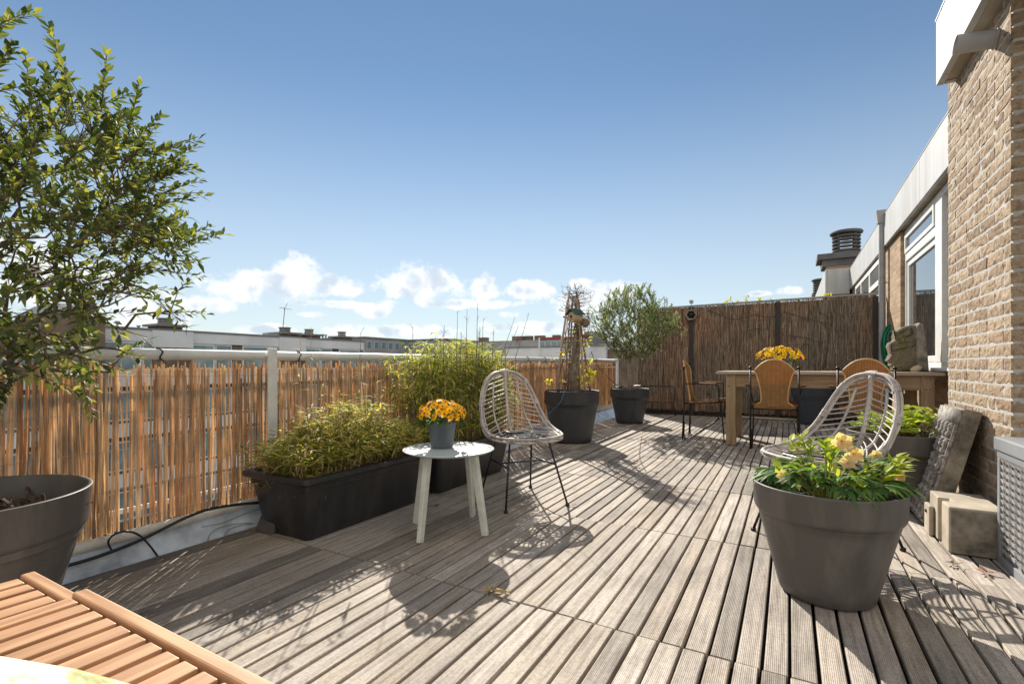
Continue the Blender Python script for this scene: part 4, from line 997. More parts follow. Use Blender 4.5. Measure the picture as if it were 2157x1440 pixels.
mb=MB(); mb.tube(smooth_path([(-.118,0,.262),(-.10,.05,.25),(0,.10,.235),(.10,.05,.25),(.118,0,.262)],4),.003,5); mb.build('handle',MT['wire'],bt_,True)
mb=MB(); mb.box(-.012,.012,-.10,.10,0,.60); o=bevel(mb.build('leaning_board',MT['teak'],None),.003); o.location=(.955,6.40,0); o.rotation_euler=(R(-6),R(2),0); tag(o,'thin teak board leaning behind the right table leg','board')
# strawberry plant in pot C
sb=thing('strawberry_plant','lime green round-leaved plant spilling over the pot by the carved stone','plant',tuple(PC))
lf=MB(); st=MB()
for i in range(150):
    a=U(0,6.28); q=.235*math.sqrt(U(.05,1)); b=Vector((q*.4*math.cos(a),q*.4*math.sin(a),.39)); tpn=Vector((q*math.cos(a),q*math.sin(a),U(.43,.52)+.05*(1-q/.235)+ (.05 if math.cos(a-.6)>.4 else 0)))
    st.tube([b,(b+tpn)/2+Vector((0,0,.03)),tpn],.0014,3)
    for k in range(3):
        d=Vector((math.cos(a+(k-1)*1.5),math.sin(a+(k-1)*1.5),U(-.1,.4))); lf.blade(tpn,d,(U(-.9,.9),U(-1.2,.5),1),U(.032,.050),U(.026,.036),.15,.18,3,prof=(.15,.5,.48,.16))
lf.build('leaves',MT['leaf_lime'],sb); st.build('stems',MT['bark_red'],sb)

# ================================================================ hellebore in the nearest pot
he=thing('hellebore','hellebore with dark palmate leaves, lime bracts and cream flowers in the nearest pot','flowering plant',tuple(PB))
lf=MB(); ll=MB(); st=MB()
def palm(mb,tip,dirv,L,n=7,W_=.016,droop=.5,m=0):
    d=Vector(dirv).normalized(); s1=d.cross(Vector((0,0,1))); s1=s1.normalized() if s1.length>.05 else Vector((1,0,0)); nrm=s1.cross(d).normalized()
    for k in range(n):
        a=(k-(n-1)/2)*(2.5/n); dd=d*math.cos(a)+s1*math.sin(a)+nrm*U(-.12,.12); ln=L*(1-.30*abs(a)/1.4)*U(.88,1.08)
        mb.blade(tip,dd,nrm,ln,W_*2*U(.85,1.1),droop*U(.5,1.3),.22,5,prof=(.08,.34,.5,.42,.22,.01))
for i in range(46):
    a=2*PI*i/46*3.3+U(-.3,.3); el_=U(.0,.7); r_=U(.02,.05); b=Vector((r_*math.cos(a),r_*math.sin(a)+.01,.335)); L_=U(.07,.165); 
    e=Vector((math.cos(a)*math.cos(el_),math.sin(a)*math.cos(el_)*1.0,math.sin(el_)))
    tpn=b+e*L_+Vector((0,0,.055)); tpn.z=max(tpn.z,.40+ (.03 if math.hypot(tpn.x,tpn.y)>.13 else 0)); st.tube(smooth_path([b,b+e*L_*.5+Vector((0,0,.04)),tpn],3),.0022,5)
    palm(lf,tpn,e+Vector((0,0,-.15)),U(.075,.12),7,U(.009,.014),.45)
for tx,ty,tz in ((-.11,.06,.60),(-.075,.07,.615),(-.055,.03,.59),(.005,.05,.575),(.03,.07,.57),(.0,.02,.62),(.06,.05,.60),(.20,.06,.51),(.175,.0,.49),(.21,.03,.56),(-.15,-.02,.46),(.10,-.06,.42),(.05,-.09,.40),(.14,-.08,.40),(.02,.1,.5),(.09,.02,.45),(-.03,-.03,.45),(.04,-.04,.46),(.12,.03,.48),(-.08,.0,.50)):
    b=Vector((tx*.25,ty*.25,.34)); e=Vector((tx,ty,.40+(tz-.40)*.72)); st.tube(smooth_path([b,(b+e)/2+Vector((-tx*.1,0,.0)),e],3),.0022,5)
    for k in range(random.randint(6,10)):
        d=Vector((U(-1,1)+tx*3,U(-1,1),U(.1,1.3))); ll.blade(e-Vector((0,0,U(0,.05))),d,(U(-.4,.4),U(-.4,.4),1),U(.045,.08),U(.018,.028),.2,.25,4,prof=(.2,.5,.45,.25,.02))
lf.build('dark_leaves',MT['leaf_hell'],he); ll.build('lime_bracts',MT['leaf_lime'],he); st.build('stems',plain('hellebore_stem',(.24,.24,.06),.6,var=.2,scale=30),he)
for px,py,o_,s_ in ((1772,930,-.05,1.25),(1798,955,-.08,1.1),(1786,975,-.12,.95),(1655,1002,.0,1.0),(1878,985,.0,1.0),(1895,1000,-.02,.9),(1868,1010,-.04,1.0),(1880,1030,-.06,.85),(1845,960,.02,.8),(1852,980,.02,.7),(1828,1052,-.18,.75)):
    c=at(px,py,d=1.80+o_)-PB; m_=MB(); nrm=Vector((U(-.5,.3),-1,U(.1,.9))).normalized(); s1=nrm.cross(Vector((0,0,1))).normalized(); s2=s1.cross(nrm)
    for k in range(5):
        a=2*PI*k/5+U(-.1,.1); d=s1*math.cos(a)+s2*math.sin(a)+nrm*U(.3,.75); m_.blade(c,d,nrm+Vector((U(-.3,.3),0,U(-.3,.3))),.033*s_,.029*s_,.12,.22,4,prof=(.12,.40,.5,.34,.03))
    for k in range(8):
        a=U(0,6.28); m_.tube([c,c+(nrm+ (s1*math.cos(a)+s2*math.sin(a))*.5)*.010*s_],.0012,3)
    m_.build('flower',MT['petal_cream'],he)
# long drooping leaf over the right rim and cut stem
m_=MB(); a=at(1870,985,d=1.80)-PB; m_.tube([a+Vector((-.12,0,-.06)),a,at(1925,968,d=1.80)-PB],[.004,.0035,.003],6); m_.build('cut_stem',MT['cane'],he)
m_=MB(); m_.blade(at(1885,1020,d=1.80)-PB,Vector((ca,sa,.05)),(0,0,1),.115,.024,.55,.2,6,prof=(.2,.45,.5,.45,.35,.2,.02)); m_.build('drooping_leaf',MT['leaf_hell'],he)
# ================================================================ carved stone, block, storage box
cs=thing('carved_relief_stone','weathered carved stone panel leaning against the brick pillar','relief stone',(0,0,0))
b0=Vector((.60,0,0.01)); t0=Vector((.752,0,.612)); ax=(t0-b0).normalized(); nr=Vector((-ax.z,0,ax.x)); Y0,Y1=3.25,3.62; th=.082
mb=MB(); nu,nv=28,8
def sp3(u,y,d): return b0+ax*(u*.63)+Vector((0,y,0))-nr*d
vs=[];fs=[]
for j in range(nv+1):
    for i in range(nu+1):
        u=i/nu; y=Y0+(Y1-Y0)*j/nv; p=sp3(u,y,.012+.004*noise.noise(Vector((u*9,y*30,1)))); vs.append(p)
fs+=[(j*(nu+1)+i,j*(nu+1)+i+1,(j+1)*(nu+1)+i+1,(j+1)*(nu+1)+i) for j in range(nv) for i in range(nu)]
mb.add(vs,fs)
# side, top, back as a rough shell
for yy in (Y0,Y1):
    vs=[sp3(i/nu,yy+.006*noise.noise(Vector((i*.7,d*40,yy*9))),d) for d in (.012,.03,.055,th) for i in range(nu+1)]
    mb.add(vs,[(j*(nu+1)+i,j*(nu+1)+i+1,(j+1)*(nu+1)+i+1,(j+1)*(nu+1)+i) for j in range(3) for i in range(nu)])
mb.add([sp3(1,Y0,.012),sp3(1,Y1,.012),sp3(1.0,Y1,th),sp3(1.0,Y0,th),sp3(0,Y0,th),sp3(0,Y1,th)],[(0,1,2,3),(3,2,5,4)])
mb.build('slab',MT['stone'],cs,True).modifiers.new('es','EDGE_SPLIT').split_angle=R(40)
mb=MB(); mb.add([sp3(u,y,d) for u in (.86,.985) for y in (Y0+.004,Y1-.004) for d in (-.004,.02)],[(0,2,6,4),(1,5,7,3),(0,4,5,1),(2,3,7,6),(4,6,7,5),(0,1,3,2)])
for r_ in range(6):
    u0=.02+r_*.14
    mb.add([sp3(u,y,d) for u in (u0,u0+.018) for y in (Y0+.004,Y1-.004) for d in (-.006,.02)],[(0,2,6,4),(1,5,7,3),(0,4,5,1),(2,3,7,6),(4,6,7,5),(0,1,3,2)])
    for c_ in range(5):
        yc=Y0+.045+c_*.07; 
        P=[sp3(u0+.02+.115*k/6,yc+.006*math.sin(k*2+c_),-.002) for k in range(7)]
        mb.tube(P,[.008,.016,.020,.012,.017,.011,.015],7)
        mb.ball(sp3(u0+.125,yc,-.004),.015,8,6)
for c_ in range(6): 
    y=Y0+.010+c_*.07; mb.add([sp3(u,yy,d) for u in (.02,.87) for yy in (y-.004,y+.004) for d in (-.002,.02)],[(0,2,6,4),(0,4,5,1),(2,3,7,6),(1,5,7,3)])
mb.build('relief_figures',plain('carved_stone_face',(.36,.33,.30),.95,var=.3,scale=30,bump=.9,bscale=90),cs,True)
blk=thing('concrete_block','grooved concrete block on the deck at the foot of the carved stone','block',(0,0,0))
mb=MB(); z1=.205
mb.extr([(.620,2.86),(.815,2.86),(.815,3.20),(.620,3.20),(.620,3.045),(.660,3.040),(.660,2.985),(.620,2.98)],'z',0,z1); mb.box(.598,.618,3.10,3.20,0,z1-.06)
o=mb.build('block_body',MT['concrete'],blk); bevel(o,.006,2)
mb=MB(); mb.box(.626,.81,2.853,2.861,.004,z1-.012); mb.build('painted_shade_end_face',MT['stone'],blk)  # darker sheet paints the shade on the block's camera-facing end
mb=MB(); mb.tube([(.598,3.15,.11),(.592,3.15,.11)],.008,8); mb.build('bolt_head',MT['iron'],blk)
bxo=thing('storage_box','grey resin storage box with woven-pattern sides at the right edge, before the brick pillar','storage box',(0,0,0))
X0=.772;Y0b,Y1b=1.75,2.84
bx('lid',(X0-.008,1.30,Y0b,Y1b+.01,.475,.532),MT['box_grey'],bxo,.006); bx('rim_band',(X0,1.295,Y0b,Y1b,.445,.473),MT['box_grey'],bxo,.003)
bx('base',(X0+.012,1.29,Y0b,Y1b-.004,.03,.444),MT['box_grey'],bxo,.004); bx('corner_post',(X0+.001,X0+.022,Y1b-.03,Y1b,.0,.445),MT['box_grey'],bxo,.004); bx('foot_rail',(X0+.001,X0+.02,Y0b,Y1b-.031,.0,.035),MT['box_grey'],bxo,.003)
mb=MB(); yy=Y1b-.035; k=0
while yy>2.1:
    zc=.04; j=0
    while zc<.43:
        s_=1 if k%2 else -1
        q=[(X0+.010,yy,zc),(X0-.001,yy,zc+.012+s_*.0),(X0+.004,yy-.0275,zc+.012+s_*.010),(X0+.011,yy-.0275,zc+s_*.010)]
        mb.add([(X0+.011,yy,zc),(X0+.001,yy,zc+.0275),(X0+.002,yy-.0275,zc+.0275+s_*.011),(X0+.012,yy-.0275,zc+s_*.011)],[(0,1,2,3)])
        mb.add([(X0+.001,yy,zc+.0275),(X0+.012,yy,zc+.029),(X0+.012,yy-.0275,zc+.029+s_*.011),(X0+.002,yy-.0275,zc+.0275+s_*.011)],[(0,1,2,3)])
        zc+=.029
    yy-=.029; k+=1
mb.build('woven_panel',MT['box_weave'],bxo)

# ================================================================ own brick building (pillar, window wing, fascias)
bd=thing('brick_building','yellow brick penthouse with white fascia and window forming the right side of the terrace','building',(0,0,0))
mb=MB(); PX,PY0,PY1,PZ1=.85,2.93,3.93,2.64
def rough_brick(o,u,v,n_,L,Hh,seed):
    nu=max(3,int(L/.022)); nv=4; vs=[]; fs=[]
    for j in range(nv+1):
        for i in range(nu+1):
            a=L*i/nu; b=Hh*j/nv; edge=(i in (0,nu)) or (j in (0,nv)); P=o+u*a+v*b
            h=.0026+.0042*noise.noise(P*26+Vector((seed,0,0)))+.0034*noise.noise(P*75); 
            if edge: h-=.0016
            j2=.0022*noise.noise(P*37)
            vs.append(P+n_*h+u*(j2 if edge else 0)+v*(.0025*noise.noise(P*31+Vector((5,5,5))) if edge else 0))
    n0=len(vs)
    ring=[i for i in range(nu+1)]+[(nu+1)*j+nu for j in range(1,nv+1)]+[(nu+1)*nv+i for i in range(nu-1,-1,-1)]+[(nu+1)*j for j in range(nv-1,0,-1)]
    fs=[(j*(nu+1)+i,j*(nu+1)+i+1,(j+1)*(nu+1)+i+1,(j+1)*(nu+1)+i) for j in range(nv) for i in range(nu)]
    base=[vs[r_]-n_*.014 for r_ in ring]; vs+=base; m_=len(ring)
    fs+=[(ring[i],ring[(i+1)%m_],n0+(i+1)%m_,n0+i) for i in range(m_)]
    mb.add(vs,fs)
random.seed(21)
row=0; z=.004
while z<PZ1-.06:
    y=PY0-.006; first=True
    while y<PY1-.02:
        L=(.105 if (row%2 and first) else random.choice((.21,.21,.21,.105))); L=min(L,PY1-y); 
        if PY1-(y+L)<.05: L=PY1-y
        rough_brick(Vector((PX,y+L,z)),Vector((0,-1,0)),Vector((0,0,1)),Vector((-1,0,0)),L-.014,.0490,row); y+=L; first=False
    x=PX-.008; first=True
    while x<1.30:
        L=.21 if (row%2 and first) else random.choice((.21,.105)); first=False
        rough_brick(Vector((x,PY0,z)),Vector((1,0,0)),Vector((0,0,1)),Vector((0,-1,0)),L-.014,.0490,row+50); x+=L
    z+=.0625; row+=1
mb.build('pillar_bricks',MT['rbrick'],bd)
mb=MB(); mb.box(PX+.0005,1.45,PY0+.0005,PY1,0,PZ1); pw=mb.build('pillar_wall',MT['mortar'],bd)
random.seed(5)
WX=1.20
mb=MB(); mb.box(WX,1.6,7.64,12.9,0,2.49); mb.box(WX+.05,1.6,PY1+.002,7.638,0,.80); mb.build('wall',MT['brick'],bd)
mb=MB(); zt=2.93
y=PY1+.02
for a,b in ((3.80,5.15),(5.156,6.35),(6.356,8.6),(8.606,10.7),(10.706,12.9)): mb.box(1.15,1.185,a,b,2.49,zt)
mb.box(.76,.795,1.2,3.64,2.49,2.87); mb.box(.76,.795,3.646,3.77,2.49,2.87); mb.box(.797,1.148,3.735,3.77,2.49,2.87)
bevel(mb.build('fascia',MT['fascia'],bd),.003)
mb=MB(); mb.box(1.187,1.62,3.93,12.9,2.50,2.52); mb.box(.797,1.5,1.2,3.733,2.50,2.52); mb.build('soffit',MT['soffit'],bd)
mb=MB(); mb.box(1.187,6,3.93,12.9,2.86,2.90); mb.box(.797,6,1.2,3.73,2.80,2.84); mb.build('roof',MT['zinc'],bd)
mb=MB(); mb.box(1.146,1.19,3.8,12.9,2.931,2.942); mb.box(.756,.80,1.2,3.775,2.871,2.882); mb.build('roof_trim',MT['zinc'],bd)
# window
wf=MB(); XW=1.27
def fr(y0,y1,z0,z1,w,x0,x1,mb_):
    mb_.box(x0,x1,y0,y0+w,z0,z1); mb_.box(x0,x1,y1-w,y1,z0,z1); mb_.box(x0+.0015,x1-.0015,y0+w,y1-w,z1-w,z1); mb_.box(x0+.0015,x1-.0015,y0+w,y1-w,z0,z0+w)
win=MB(); fr(4.0,7.637,.80,2.488,.07,XW-.03,XW+.05,win); win.box(XW-.034,XW+.05,5.93,6.17,.87,2.418); win.box(XW-.032,XW+.05,6.171,7.566,2.10,2.19)
w_=bevel(win.build('window',MT['white_metal'],bd),.004)
s_=MB(); fr(6.18,7.56,.875,2.095,.06,XW-.015,XW+.03,s_); fr(6.18,7.56,2.195,2.415,.045,XW-.045,XW+.005,s_); bevel(s_.build('sash',MT['white_metal'],w_),.003)
s_=MB(); s_.box(XW+.006,XW+.012,6.24,7.50,.935,2.035); s_.box(XW-.026,XW-.020,6.225,7.515,2.24,2.37); s_.box(XW+.006,XW+.012,4.08,5.92,.88,2.41); s_.build('pane',MT['glass'],w_)
s_=MB(); s_.box(XW-.09,XW-.031,4.0,7.636,.785,.815); bevel(s_.build('sill',MT['white_metal'],w_),.004)
# spout pipe high on the pillar
q=Vector((.86,3.12,2.365)); m_=MB(); m_.tube([q,Vector((.70,3.12,2.385))],.042,20,cap=False); m_.tube([Vector((.70,3.12,2.385)),q],.038,20,cap=False); m_.tube([Vector((.846,3.12,2.366)),Vector((.838,3.12,2.367))],.047,20); m_.build('overflow_spout',MT['grey_pvc'],bd,True).modifiers.new('es','EDGE_SPLIT').split_angle=R(40)
# downpipe
m_=MB(); dx_,dy_=1.135,8.52; m_.tube([(dx_,dy_,.05),(dx_,dy_,2.86)],.040,16); 
for z in (.75,1.32,1.98): m_.tube([(dx_,dy_,z),(dx_,dy_,z+.02)],.045,16); m_.box(dx_,WX,dy_-.01,dy_+.01,z+.005,z+.015)
dp=m_.build('downpipe',MT['grey_pvc'],bd,True); dp.modifiers.new('es','EDGE_SPLIT').split_angle=R(40)
m_=MB(); m_.add([(dx_-.075,dy_-.07,3.0),(dx_+.05,dy_-.07,3.0),(dx_+.05,dy_+.07,3.0),(dx_-.075,dy_+.07,3.0),(dx_-.055,dy_-.05,2.82),(dx_+.05,dy_-.05,2.82),(dx_+.05,dy_+.05,2.82),(dx_-.055,dy_+.05,2.82)],[(0,1,2,3),(7,6,5,4),(0,4,5,1),(1,5,6,2),(2,6,7,3),(3,7,4,0)]); bevel(m_.build('hopper',MT['grey_pvc'],dp),.006)
# far window of the same wing beyond the fence
m_=MB(); fr(9.1,12.2,1.0,2.45,.07,WX-.02,WX+.03,m_); m_.box(WX-.024,WX+.03,10.1,10.2,1.07,2.38); m_.box(WX-.024,WX+.03,11.2,11.28,1.07,2.38); m_.box(WX-.028,WX+.0,9.17,10.1,2.05,2.13); w2=m_.build('window',MT['white_metal'],bd)
m_=MB(); m_.box(WX-.006,WX-.001,9.17,12.13,1.07,2.38); m_.build('pane',MT['glass'],w2)
# neighbour wing with chimneys
nb=thing('neighbouring_wing','projecting white and brick rooftop wing beyond the heather fence','building',(0,0,0))
m_=MB(); m_.box(.76,6,12.92,26,0,2.40); m_.build('wall',MT['brick'],nb)
m_=MB(); m_.box(.70,.74,12.86,18,2.40,2.96); m_.box(.70,.74,18.01,26,2.40,2.96); m_.box(.742,1.148,12.86,12.90,2.40,2.96); bevel(m_.build('fascia',MT['fascia'],nb),.004)
m_=MB(); m_.box(.742,6,12.905,26,2.80,2.84); m_.build('roof',MT['zinc'],nb)
ch_m=plain('dark_chimney_concrete',(.13,.125,.125),.85,var=.2,scale=3)
def louver(name,label,x,y,zb,r,n_=5,base=True,group='louvred chimney pots along the neighbouring roofs',sc_=1.0,dist=False):
    t=thing(name,label,'chimney',(x,y,0),0,group)
    m_=MB(); h=.085*sc_
    m_.lathe([(0,0),(r*.96,0),(r*.96,.05*sc_),(r*.7,.05*sc_)],(0,0,zb),28)
    for k in range(n_): z=zb+.06*sc_+k*h; m_.lathe([(r*.72,z-zb+.0),(r*.98,z-zb),(r,z-zb+.03*sc_),(r*.9,z-zb+.05*sc_),(r*.72,z-zb+.05*sc_),(r*.72,z-zb)],(0,0,zb),28)
    z=zb+.06*sc_+n_*h; m_.lathe([(0,0),(r*1.12,0),(r*1.16,.03*sc_),(r*1.1,.06*sc_),(0,.075*sc_)],(0,0,z),28)
    for k in range(4):
        a=PI/4+k*PI/2; m_.bar((r*.8*math.cos(a),r*.8*math.sin(a),zb),(r*.8*math.cos(a),r*.8*math.sin(a),z),.05*sc_,.05*sc_)
    m_.build('louvred_cowl',ch_m if not dist else MT['far_grey'],t)
    return t
c1=louver('louvred_chimney','large dark louvred chimney above the white fascia beyond the heather fence',1.18,14.0,3.46,.29)
m_=MB(); m_.box(-.60,.40,-.42,.42,3.32,3.455); m_.box(-.50,.35,-.35,.36,3.16,3.32); bevel(m_.build('chimney_slab',ch_m,c1),.01)
m_=MB(); m_.box(-.42,.34,-.33,.34,2.845,3.16); m_.build('chimney_stack',MT['brick'],c1)
c2=louver('louvred_chimney','smaller dark louvred chimney just left of the large one, further away',1.02,21.0,3.42,.27)
m_=MB(); m_.box(-.30,.5,-.4,.4,2.845,3.42); m_.build('chimney_stack',ch_m,c2)

# ================================================================ roofscape on the left
XB=-33.0
def bxs(name,mat,par,boxes):
    m_=MB()
    for b in boxes: m_.box(*b)
    return m_.build(name,mat,par)
_fw={}
def farwin(par,ax,c,a,z,w,h):
    key=(ax,round(w,2),round(h,2)); t=.1 if w>1.2 else .07
    if key not in _fw:
        m1=MB(); m2=MB()
        if ax=='x':
            m1.box(-.09,0,0,w,0,h); m2.box(.004,.02,t,w-t,t,h-t)
        else:
            m1.box(0,w,0,.09,0,h); m2.box(t,w-t,-.02,-.004,t,h-t)
        f=m1.build('window',MT['far_white'],par); p=m2.build('pane',MT['glass_far'],f); _fw[key]=(f.data,p.data)
    else:
        f=bpy.data.objects.new('window',_fw[key][0]); col.objects.link(f); f.parent=par
        p=bpy.data.objects.new('pane',_fw[key][1]); col.objects.link(p); p.parent=f
    f.location=(c,a,z) if ax=='x' else (a,c,z)
    return f
lb=thing('terraced_block','long flat-roofed block with white fascia and wide windows across the street','building',(0,0,0))
y0,y1=3.0,31.5
flo=[-9+2.85*k for k in range(4)]
bxs('wall',MT['far_brick'],lb,[(XB-9,XB-.15,y0,y1,-9,2.2)])
bxs('fascia',MT['far_white'],lb,[(XB-9,XB,y0,y1,2.25,2.93)]+[(XB-.1,XB+.25,y0,y1,z,z+.75) for z in (-.35,-3.2,-6.05)])
bxs('roof_edge_trim',MT['far_dark'],lb,[(XB-9.05,XB+.06,y0-.05,y1+.05,2.935,3.06)])
bays=[12.2,14.9,17.8,20.5,23.6,26.6]
m_=MB(); m2=MB(); yy=y0+.4
for lev in (.55,-2.3,-5.15,-8):
    y=y0+.6; k=0
    while y<y1-2:
        w=(2.3,1.1)[k%2]
        if lev>0 and k%2==0 and 14<y<15.2: pass
        farwin(lb,'x',XB-.05,y,lev,w,1.68)
        y+=w+(.05 if k%2==0 else .75); k+=1
for k,(px,py,w_px) in enumerate(((348,697,26),(600,709,20),(651,714,16),(720,717,13))):
    p=at(px,py,X=XB-.9); s_=1.0 if k<2 else .8
    c=louver('roof_chimney',('leftmost small chimney on the long block, beside the evergreen tree','chimney with antenna mast on the long block behind the white post','third small chimney from the left on the long block','rightmost small chimney at the end of the long block')[k],p.x,p.y,3.38,.42*s_,3,dist=True,sc_=1.1,group='small chimneys on the long flat-roofed block')
    bxs('chimney_slab',MT['far_dark'],c,[(-.95*s_,.95*s_,-.85,.85,3.24,3.38)]); bxs('chimney_stack',MT['far_brick'],c,[(-.7*s_,.7*s_,-.65,.65,2.9,3.24)])
    if k<2: bxs('white_casing',MT['far_white'],c,[(.55,1.0,-1.15,1.15,1.95,2.95)]); bxs('pier',MT['far_brick'],c,[(.6,.96,-1.1,1.1,.2,1.949)])
random.seed(9)
for k in range(12):
    y_=U(12,30); x_=XB-U(.6,5); m_=MB(); hh=U(.2,.55)
    if k%3==0: m_.box(x_-.35,x_+.35,y_-.5,y_+.5,2.9,2.94+hh)
    else: m_.tube([(x_,y_,2.9),(x_,y_,3.0+hh)],.07,8); m_.tube([(x_,y_,3.0+hh),(x_,y_,3.06+hh)],.13,8)
    m_.build('roof_vent',MT['zinc'],lb)
p=at(592,706,X=XB-.3); q=at(600,650,X=XB-.3); m_=MB(); m_.tube([p+Vector((0,0,-.8)),q],.03,5); m_.tube([q+Vector((0,-.45,.05)),q+Vector((0,.6,.0))],.02,4); m_.tube([q+Vector((0,-.1,-.1)),q+Vector((0,.25,.45))],.018,4)
tag(m_.build('antenna',MT['far_dark'],None,True),'thin leaning antenna mast on the roof of the long block','antenna')
tw_=thing('brick_tower','brown brick rooftop stair tower with sloped metal cap, behind the evergreen tree','tower',(0,0,0))
a=at(107,700,X=-31.5); b=at(222,700,X=-31.5)
bxs('wall',MT['far_brick'],tw_,[(-36,-31.5,a.y,b.y,-9,3.45)])
m_=MB(); m_.add([(-36,a.y-.1,3.45),(-31.4,a.y-.1,3.45),(-31.4,b.y+.1,3.45),(-36,b.y+.1,3.45),(-35.3,a.y+.5,4.0),(-32,a.y+.5,4.0),(-32,b.y-.5,3.95),(-35.3,b.y-.5,3.95)],[(3,2,1,0),(4,5,6,7),(0,1,5,4),(1,2,6,5),(2,3,7,6),(3,0,4,7)]); m_.build('metal_cap',MT['zinc'],tw_)
for f in (.3,.72):
    yy=a.y+(b.y-a.y)*f; m_=MB(); m_.tube([(-33,yy,3.9),(-33,yy,4.35)],.12,10); m_.tube([(-33,yy,4.35),(-33,yy,4.42)],.2,10); m_.build('roof_vent',MT['far_dark'],tw_,True)
# pale apartment block further away
ap=thing('apartment_block','distant pale apartment block with rows of windows, above the railing right of centre','building',(0,0,0))
c_=at(856,716,X=-62); l_=at(768,726,X=-62); r_=at(940,718,Y=c_.y)
bxs('wall',MT['far_grey'],ap,[(-74,-62,l_.y,c_.y,-9,c_.z-.1),(-62,r_.x,c_.y,c_.y+12,-9,c_.z-.15)])
bxs('roof',MT['far_dark'],ap,[(-74.3,-61.8,l_.y-.3,c_.y+.3,c_.z-.1,c_.z+.12),(-62,r_.x+.3,c_.y-.3,c_.y+12,c_.z-.12,c_.z+.05)])
for lev in (c_.z-1.9,c_.z-4.6):
    y=l_.y+.5
    while y<c_.y-1: farwin(ap,'x',-61.97,y,lev,1.1,1.3); y+=1.7
    x=-61.4
    while x<r_.x-.8: farwin(ap,'y',c_.y-.06,x,lev,1.0,1.3); x+=1.55
# grey flats with red trim
rf=thing('red_trimmed_flats','grey brick flats with red roof trim far behind the tall bamboo','building',(0,0,0))
a=at(1000,720,Y=76); b=at(1215,708,Y=76)
bxs('wall',MT['far_grey'],rf,[(a.x,b.x,76,88,-9,b.z-.4)]); bxs('red_trim',MT['far_red'],rf,[(a.x+9,b.x-11,75.8,76.6,b.z-.39,b.z-.05),(b.x-7,b.x+.2,75.8,76.6,b.z-.39,b.z-.02)])
x=a.x+10
while x<b.x-1:
    if not (b.x-11<x<b.x-7): farwin(rf,'y',75.94,x,b.z-2.2,1.0,1.5)
    x+=1.15
for k,(px,w) in enumerate(((1016,20),(1090,26),(1112,14),(1135,20),(1170,14))):
    p=at(px,712,Y=79); bxs('chimney',MT['far_brick'],rf,[(p.x-w*.045,p.x+w*.045,79,80,b.z-.6,b.z+.55)])
gt=thing('grey_stair_tower','plain grey stair tower rising beside the olive tree','tower',(0,0,0))
a=at(1241,700,Y=70); b=at(1253,700,Y=70); c_=at(1262,722,Y=70); bxs('wall',plain('dark_grey_render',(.17,.175,.19),.8),gt,[(a.x-.8,b.x+.2,70,75,-9,at(1241,698,Y=70).z)]); bxs('lower_wall',MT['far_grey'],gt,[(b.x+.21,c_.x+4,70.5,75,-9,at(1260,724,Y=70).z),(at(1205,700,Y=70).x,a.x-.81,70.4,75,-9,at(1230,718,Y=70).z)])
lw=thing('low_white_block','low white block with flat roof just above the far end of the railing','building',(0,0,0))
a=at(1066,733,Y=46); b=at(1276,735,Y=46); zt=a.z
bxs('fascia',MT['far_white'],lw,[(a.x,b.x,46,58,zt-1.25,zt)]); bxs('wall',MT['far_brick'],lw,[(a.x+.1,b.x-.1,46.3,58,-9,zt-1.251)]); bxs('roof_line',MT['far_dark'],lw,[(a.x-.1,b.x+.1,45.9,58,zt+.005,zt+.12)])
x=a.x+.8
while x<b.x-2.2: farwin(lw,'y',46.2,x,-.3,1.9,zt-1.0); x+=2.5
bxs('white_band',MT['far_white'],lw,[(a.x,b.x,46.1,46.29,-1.5,-.32)])
p=at(1250,735,Y=46); bxs('end_wall',MT['far_brick'],lw,[(b.x+.01,b.x+6,46.5,60,-9,zt-.3)])
pd=at(1134,722,Y=45.5); m_=MB(); m_.tube([(pd.x,45.7,0),(pd.x,45.7,zt+1.0)],.09,6); m_.build('vent_pipe',MT['white_metal'],lw)
# distant trees and roofs filling the horizon
mb=MB(); random.seed(3)
for i in range(170):
    a=U(-1.25,.45); d=U(170,340); c=Vector((d*math.sin(a),d*math.cos(a),0)); w=U(4,11); z=U(-.8,1.6)
    mb.ball((c.x,c.y,z-5),w,9,6,sq=(1.2,1.2,U(.5,.8)))
o=mb.build('distant_trees',plain('distant_foliage',(.16,.19,.20),.95,var=.2,scale=.05),None,True); tag(o,'hazy line of distant trees and gardens along the horizon','trees'); o['kind']='stuff'

# ================================================================ teak benches and lichen board in the near left corner
def bench(label,x0,x1,yend,zt,ns,ylen=1.3,first_gap=.0):
    t=thing('slatted_bench',label,'bench',((x0+x1)/2,yend-ylen/2,0),0,'slatted teak bench sections'); ox,oy=(x0+x1)/2,yend-ylen/2
    m_=MB(); m_.box(x0-ox,x1-ox,yend-.024-oy,yend-oy,zt-.05,zt); bevel(m_.build('end_rail',MT['teakx'],t),.004)
    m_=MB(); m_.box(x0-ox,x1-ox,yend-ylen-oy,yend-ylen+.045-oy,zt-.05,zt); bevel(m_.build('end_rail',MT['teakx'],t),.004)
    p=(x1-x0-.02)/ns
    for k in range(ns):
        m_=MB(); a=x0+.012+k*p-ox; m_.box(a,a+p-.0125,yend-ylen+.052-oy,yend-.030-oy,zt-.024,zt-.003); bevel(m_.build('slat',MT['teak'],t),.003)
    for yy in (yend-.10,yend-ylen+.10,yend-ylen/2):
        m_=MB(); m_.box(x0+.02-ox,x1-.02-ox,yy-.02-oy,yy+.02-oy,zt-.062,zt-.026); m_.build('cross_bar',MT['teakx'],t)
    for sx in (x0+.03,x1-.06):
        for yy in (yend-.14,yend-ylen+.06): m_=MB(); m_.box(sx-ox,sx+.045-ox,yy-oy,yy+.045-oy,0,zt-.063); bevel(m_.build('leg',MT['teakz'],t),.003)
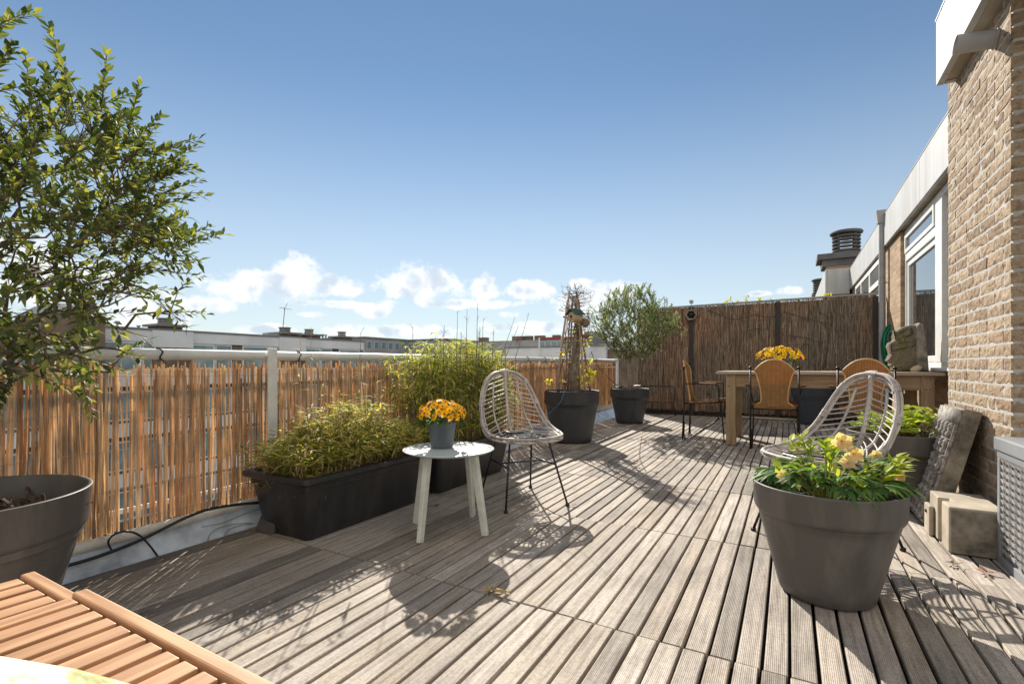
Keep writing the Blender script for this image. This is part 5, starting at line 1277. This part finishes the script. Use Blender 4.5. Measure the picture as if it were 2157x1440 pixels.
MT['teakz']=woodmat('oiled_teak_leg',(.40,.19,.09),(.60,.33,.17),'Z',.5,50,.18)
bench('narrow slatted teak bench section beside the big grey pot in the near left corner',-1.435,-1.205,.418,.386,4,1.0)
bench('wide slatted teak bench filling the bottom left corner of the photo',-1.188,-.52,.422,.402,13,1.0)
lbd=thing('lichen_board_table','pale yellow lichen-covered board edge in the bottom left corner, above the teak bench','board',(0,0,0))
m_=MB(); ea=g(0,1370,.60); eb=g(335,1442,.60); dd_=(eb-ea); P=[tuple((ea-dd_*2.2)[:2]),tuple(ea[:2]),tuple((ea+dd_*.5+Vector((.0,.004,0)))[:2]),tuple(eb[:2]),tuple((eb+dd_*.25)[:2]),(-.26,-.05),(-.5,-.30),(-1.1,-.35)]; m_.extr(P,'z',.565,.60); bevel(m_.build('board_top',MT['lichen'],lbd),.008,3)
for x,y in ((-1.0,-.02),(-1.0,-.25),(-.50,-.20)): m_=MB(); m_.box(x-.03,x+.03,y-.03,y+.03,0,.564); m_.build('leg',MT['oakz'],lbd)

# ================================================================ litter
def litter(px,py,label,mat,n_=5,s=.03):
    c=g(px,py,.004); m_=MB()
    for k in range(n_):
        a=U(0,6.28); m_.blade((U(-.6,.6)*s,U(-.4,.4)*s,.002),(math.cos(a),math.sin(a),U(.0,.3)),(0,0,1),s*U(.6,1.1),s*U(.25,.45),-.05,.3,3)
    o=m_.build('dead_leaf',mat,None,False,tuple(c)); tag(o,label,'dead leaf','dead leaves scattered on the deck'); return o
brown=plain('dead_leaf_brown',(.12,.07,.035),.8); red=plain('dead_leaf_red',(.38,.12,.06),.8); tan=plain('dead_leaf_tan',(.50,.36,.17),.8)
c=g(1043,1246,.008); m_=MB()
for k in range(9): m_.tube([(U(-.05,-.02),U(-.02,.02),.004),(U(-.01,.02),U(-.008,.008),.008),(U(.02,.055),U(-.02,.02),U(.004,.02))],.0022,4)
for k in range(8): a=U(0,6.28); m_.blade((U(-.04,.05),U(-.012,.012),.008),(math.cos(a),math.sin(a),.2),(0,0,1),.028,.009,0,.2,3)
tag(m_.build('dry_twigs',tan,None,False,tuple(c)),'small dry bundle of twigs lying on the deck at the edge of the table shadow','twigs')
litter(917,1065,'black crumpled leaf on the deck between the planter and the side table legs',MT['black_rubber'],6,.03)
litter(1210,1064,'tiny dark leaf on the deck just right of the rattan chair foot',brown,6,.02)
litter(2083,1206,'rust red torn leaf on the deck beside the storage box',red,9,.035)
litter(1066,1103,'tiny yellow leaf on the deck in front of the left rattan chair',tan,2,.015)
litter(942,1222,'tiny tan leaf standing in the flower pot shadow',tan,2,.018)
litter(1320,946,'tiny dark leaf on the sunlit deck in front of the olive pot',brown,2,.022)
litter(1400,1186,'small brown crumb on the sunlit middle of the deck',brown,2,.012)
litter(2010,1188,'brown leaf scraps on the deck in front of the concrete block',brown,7,.03)
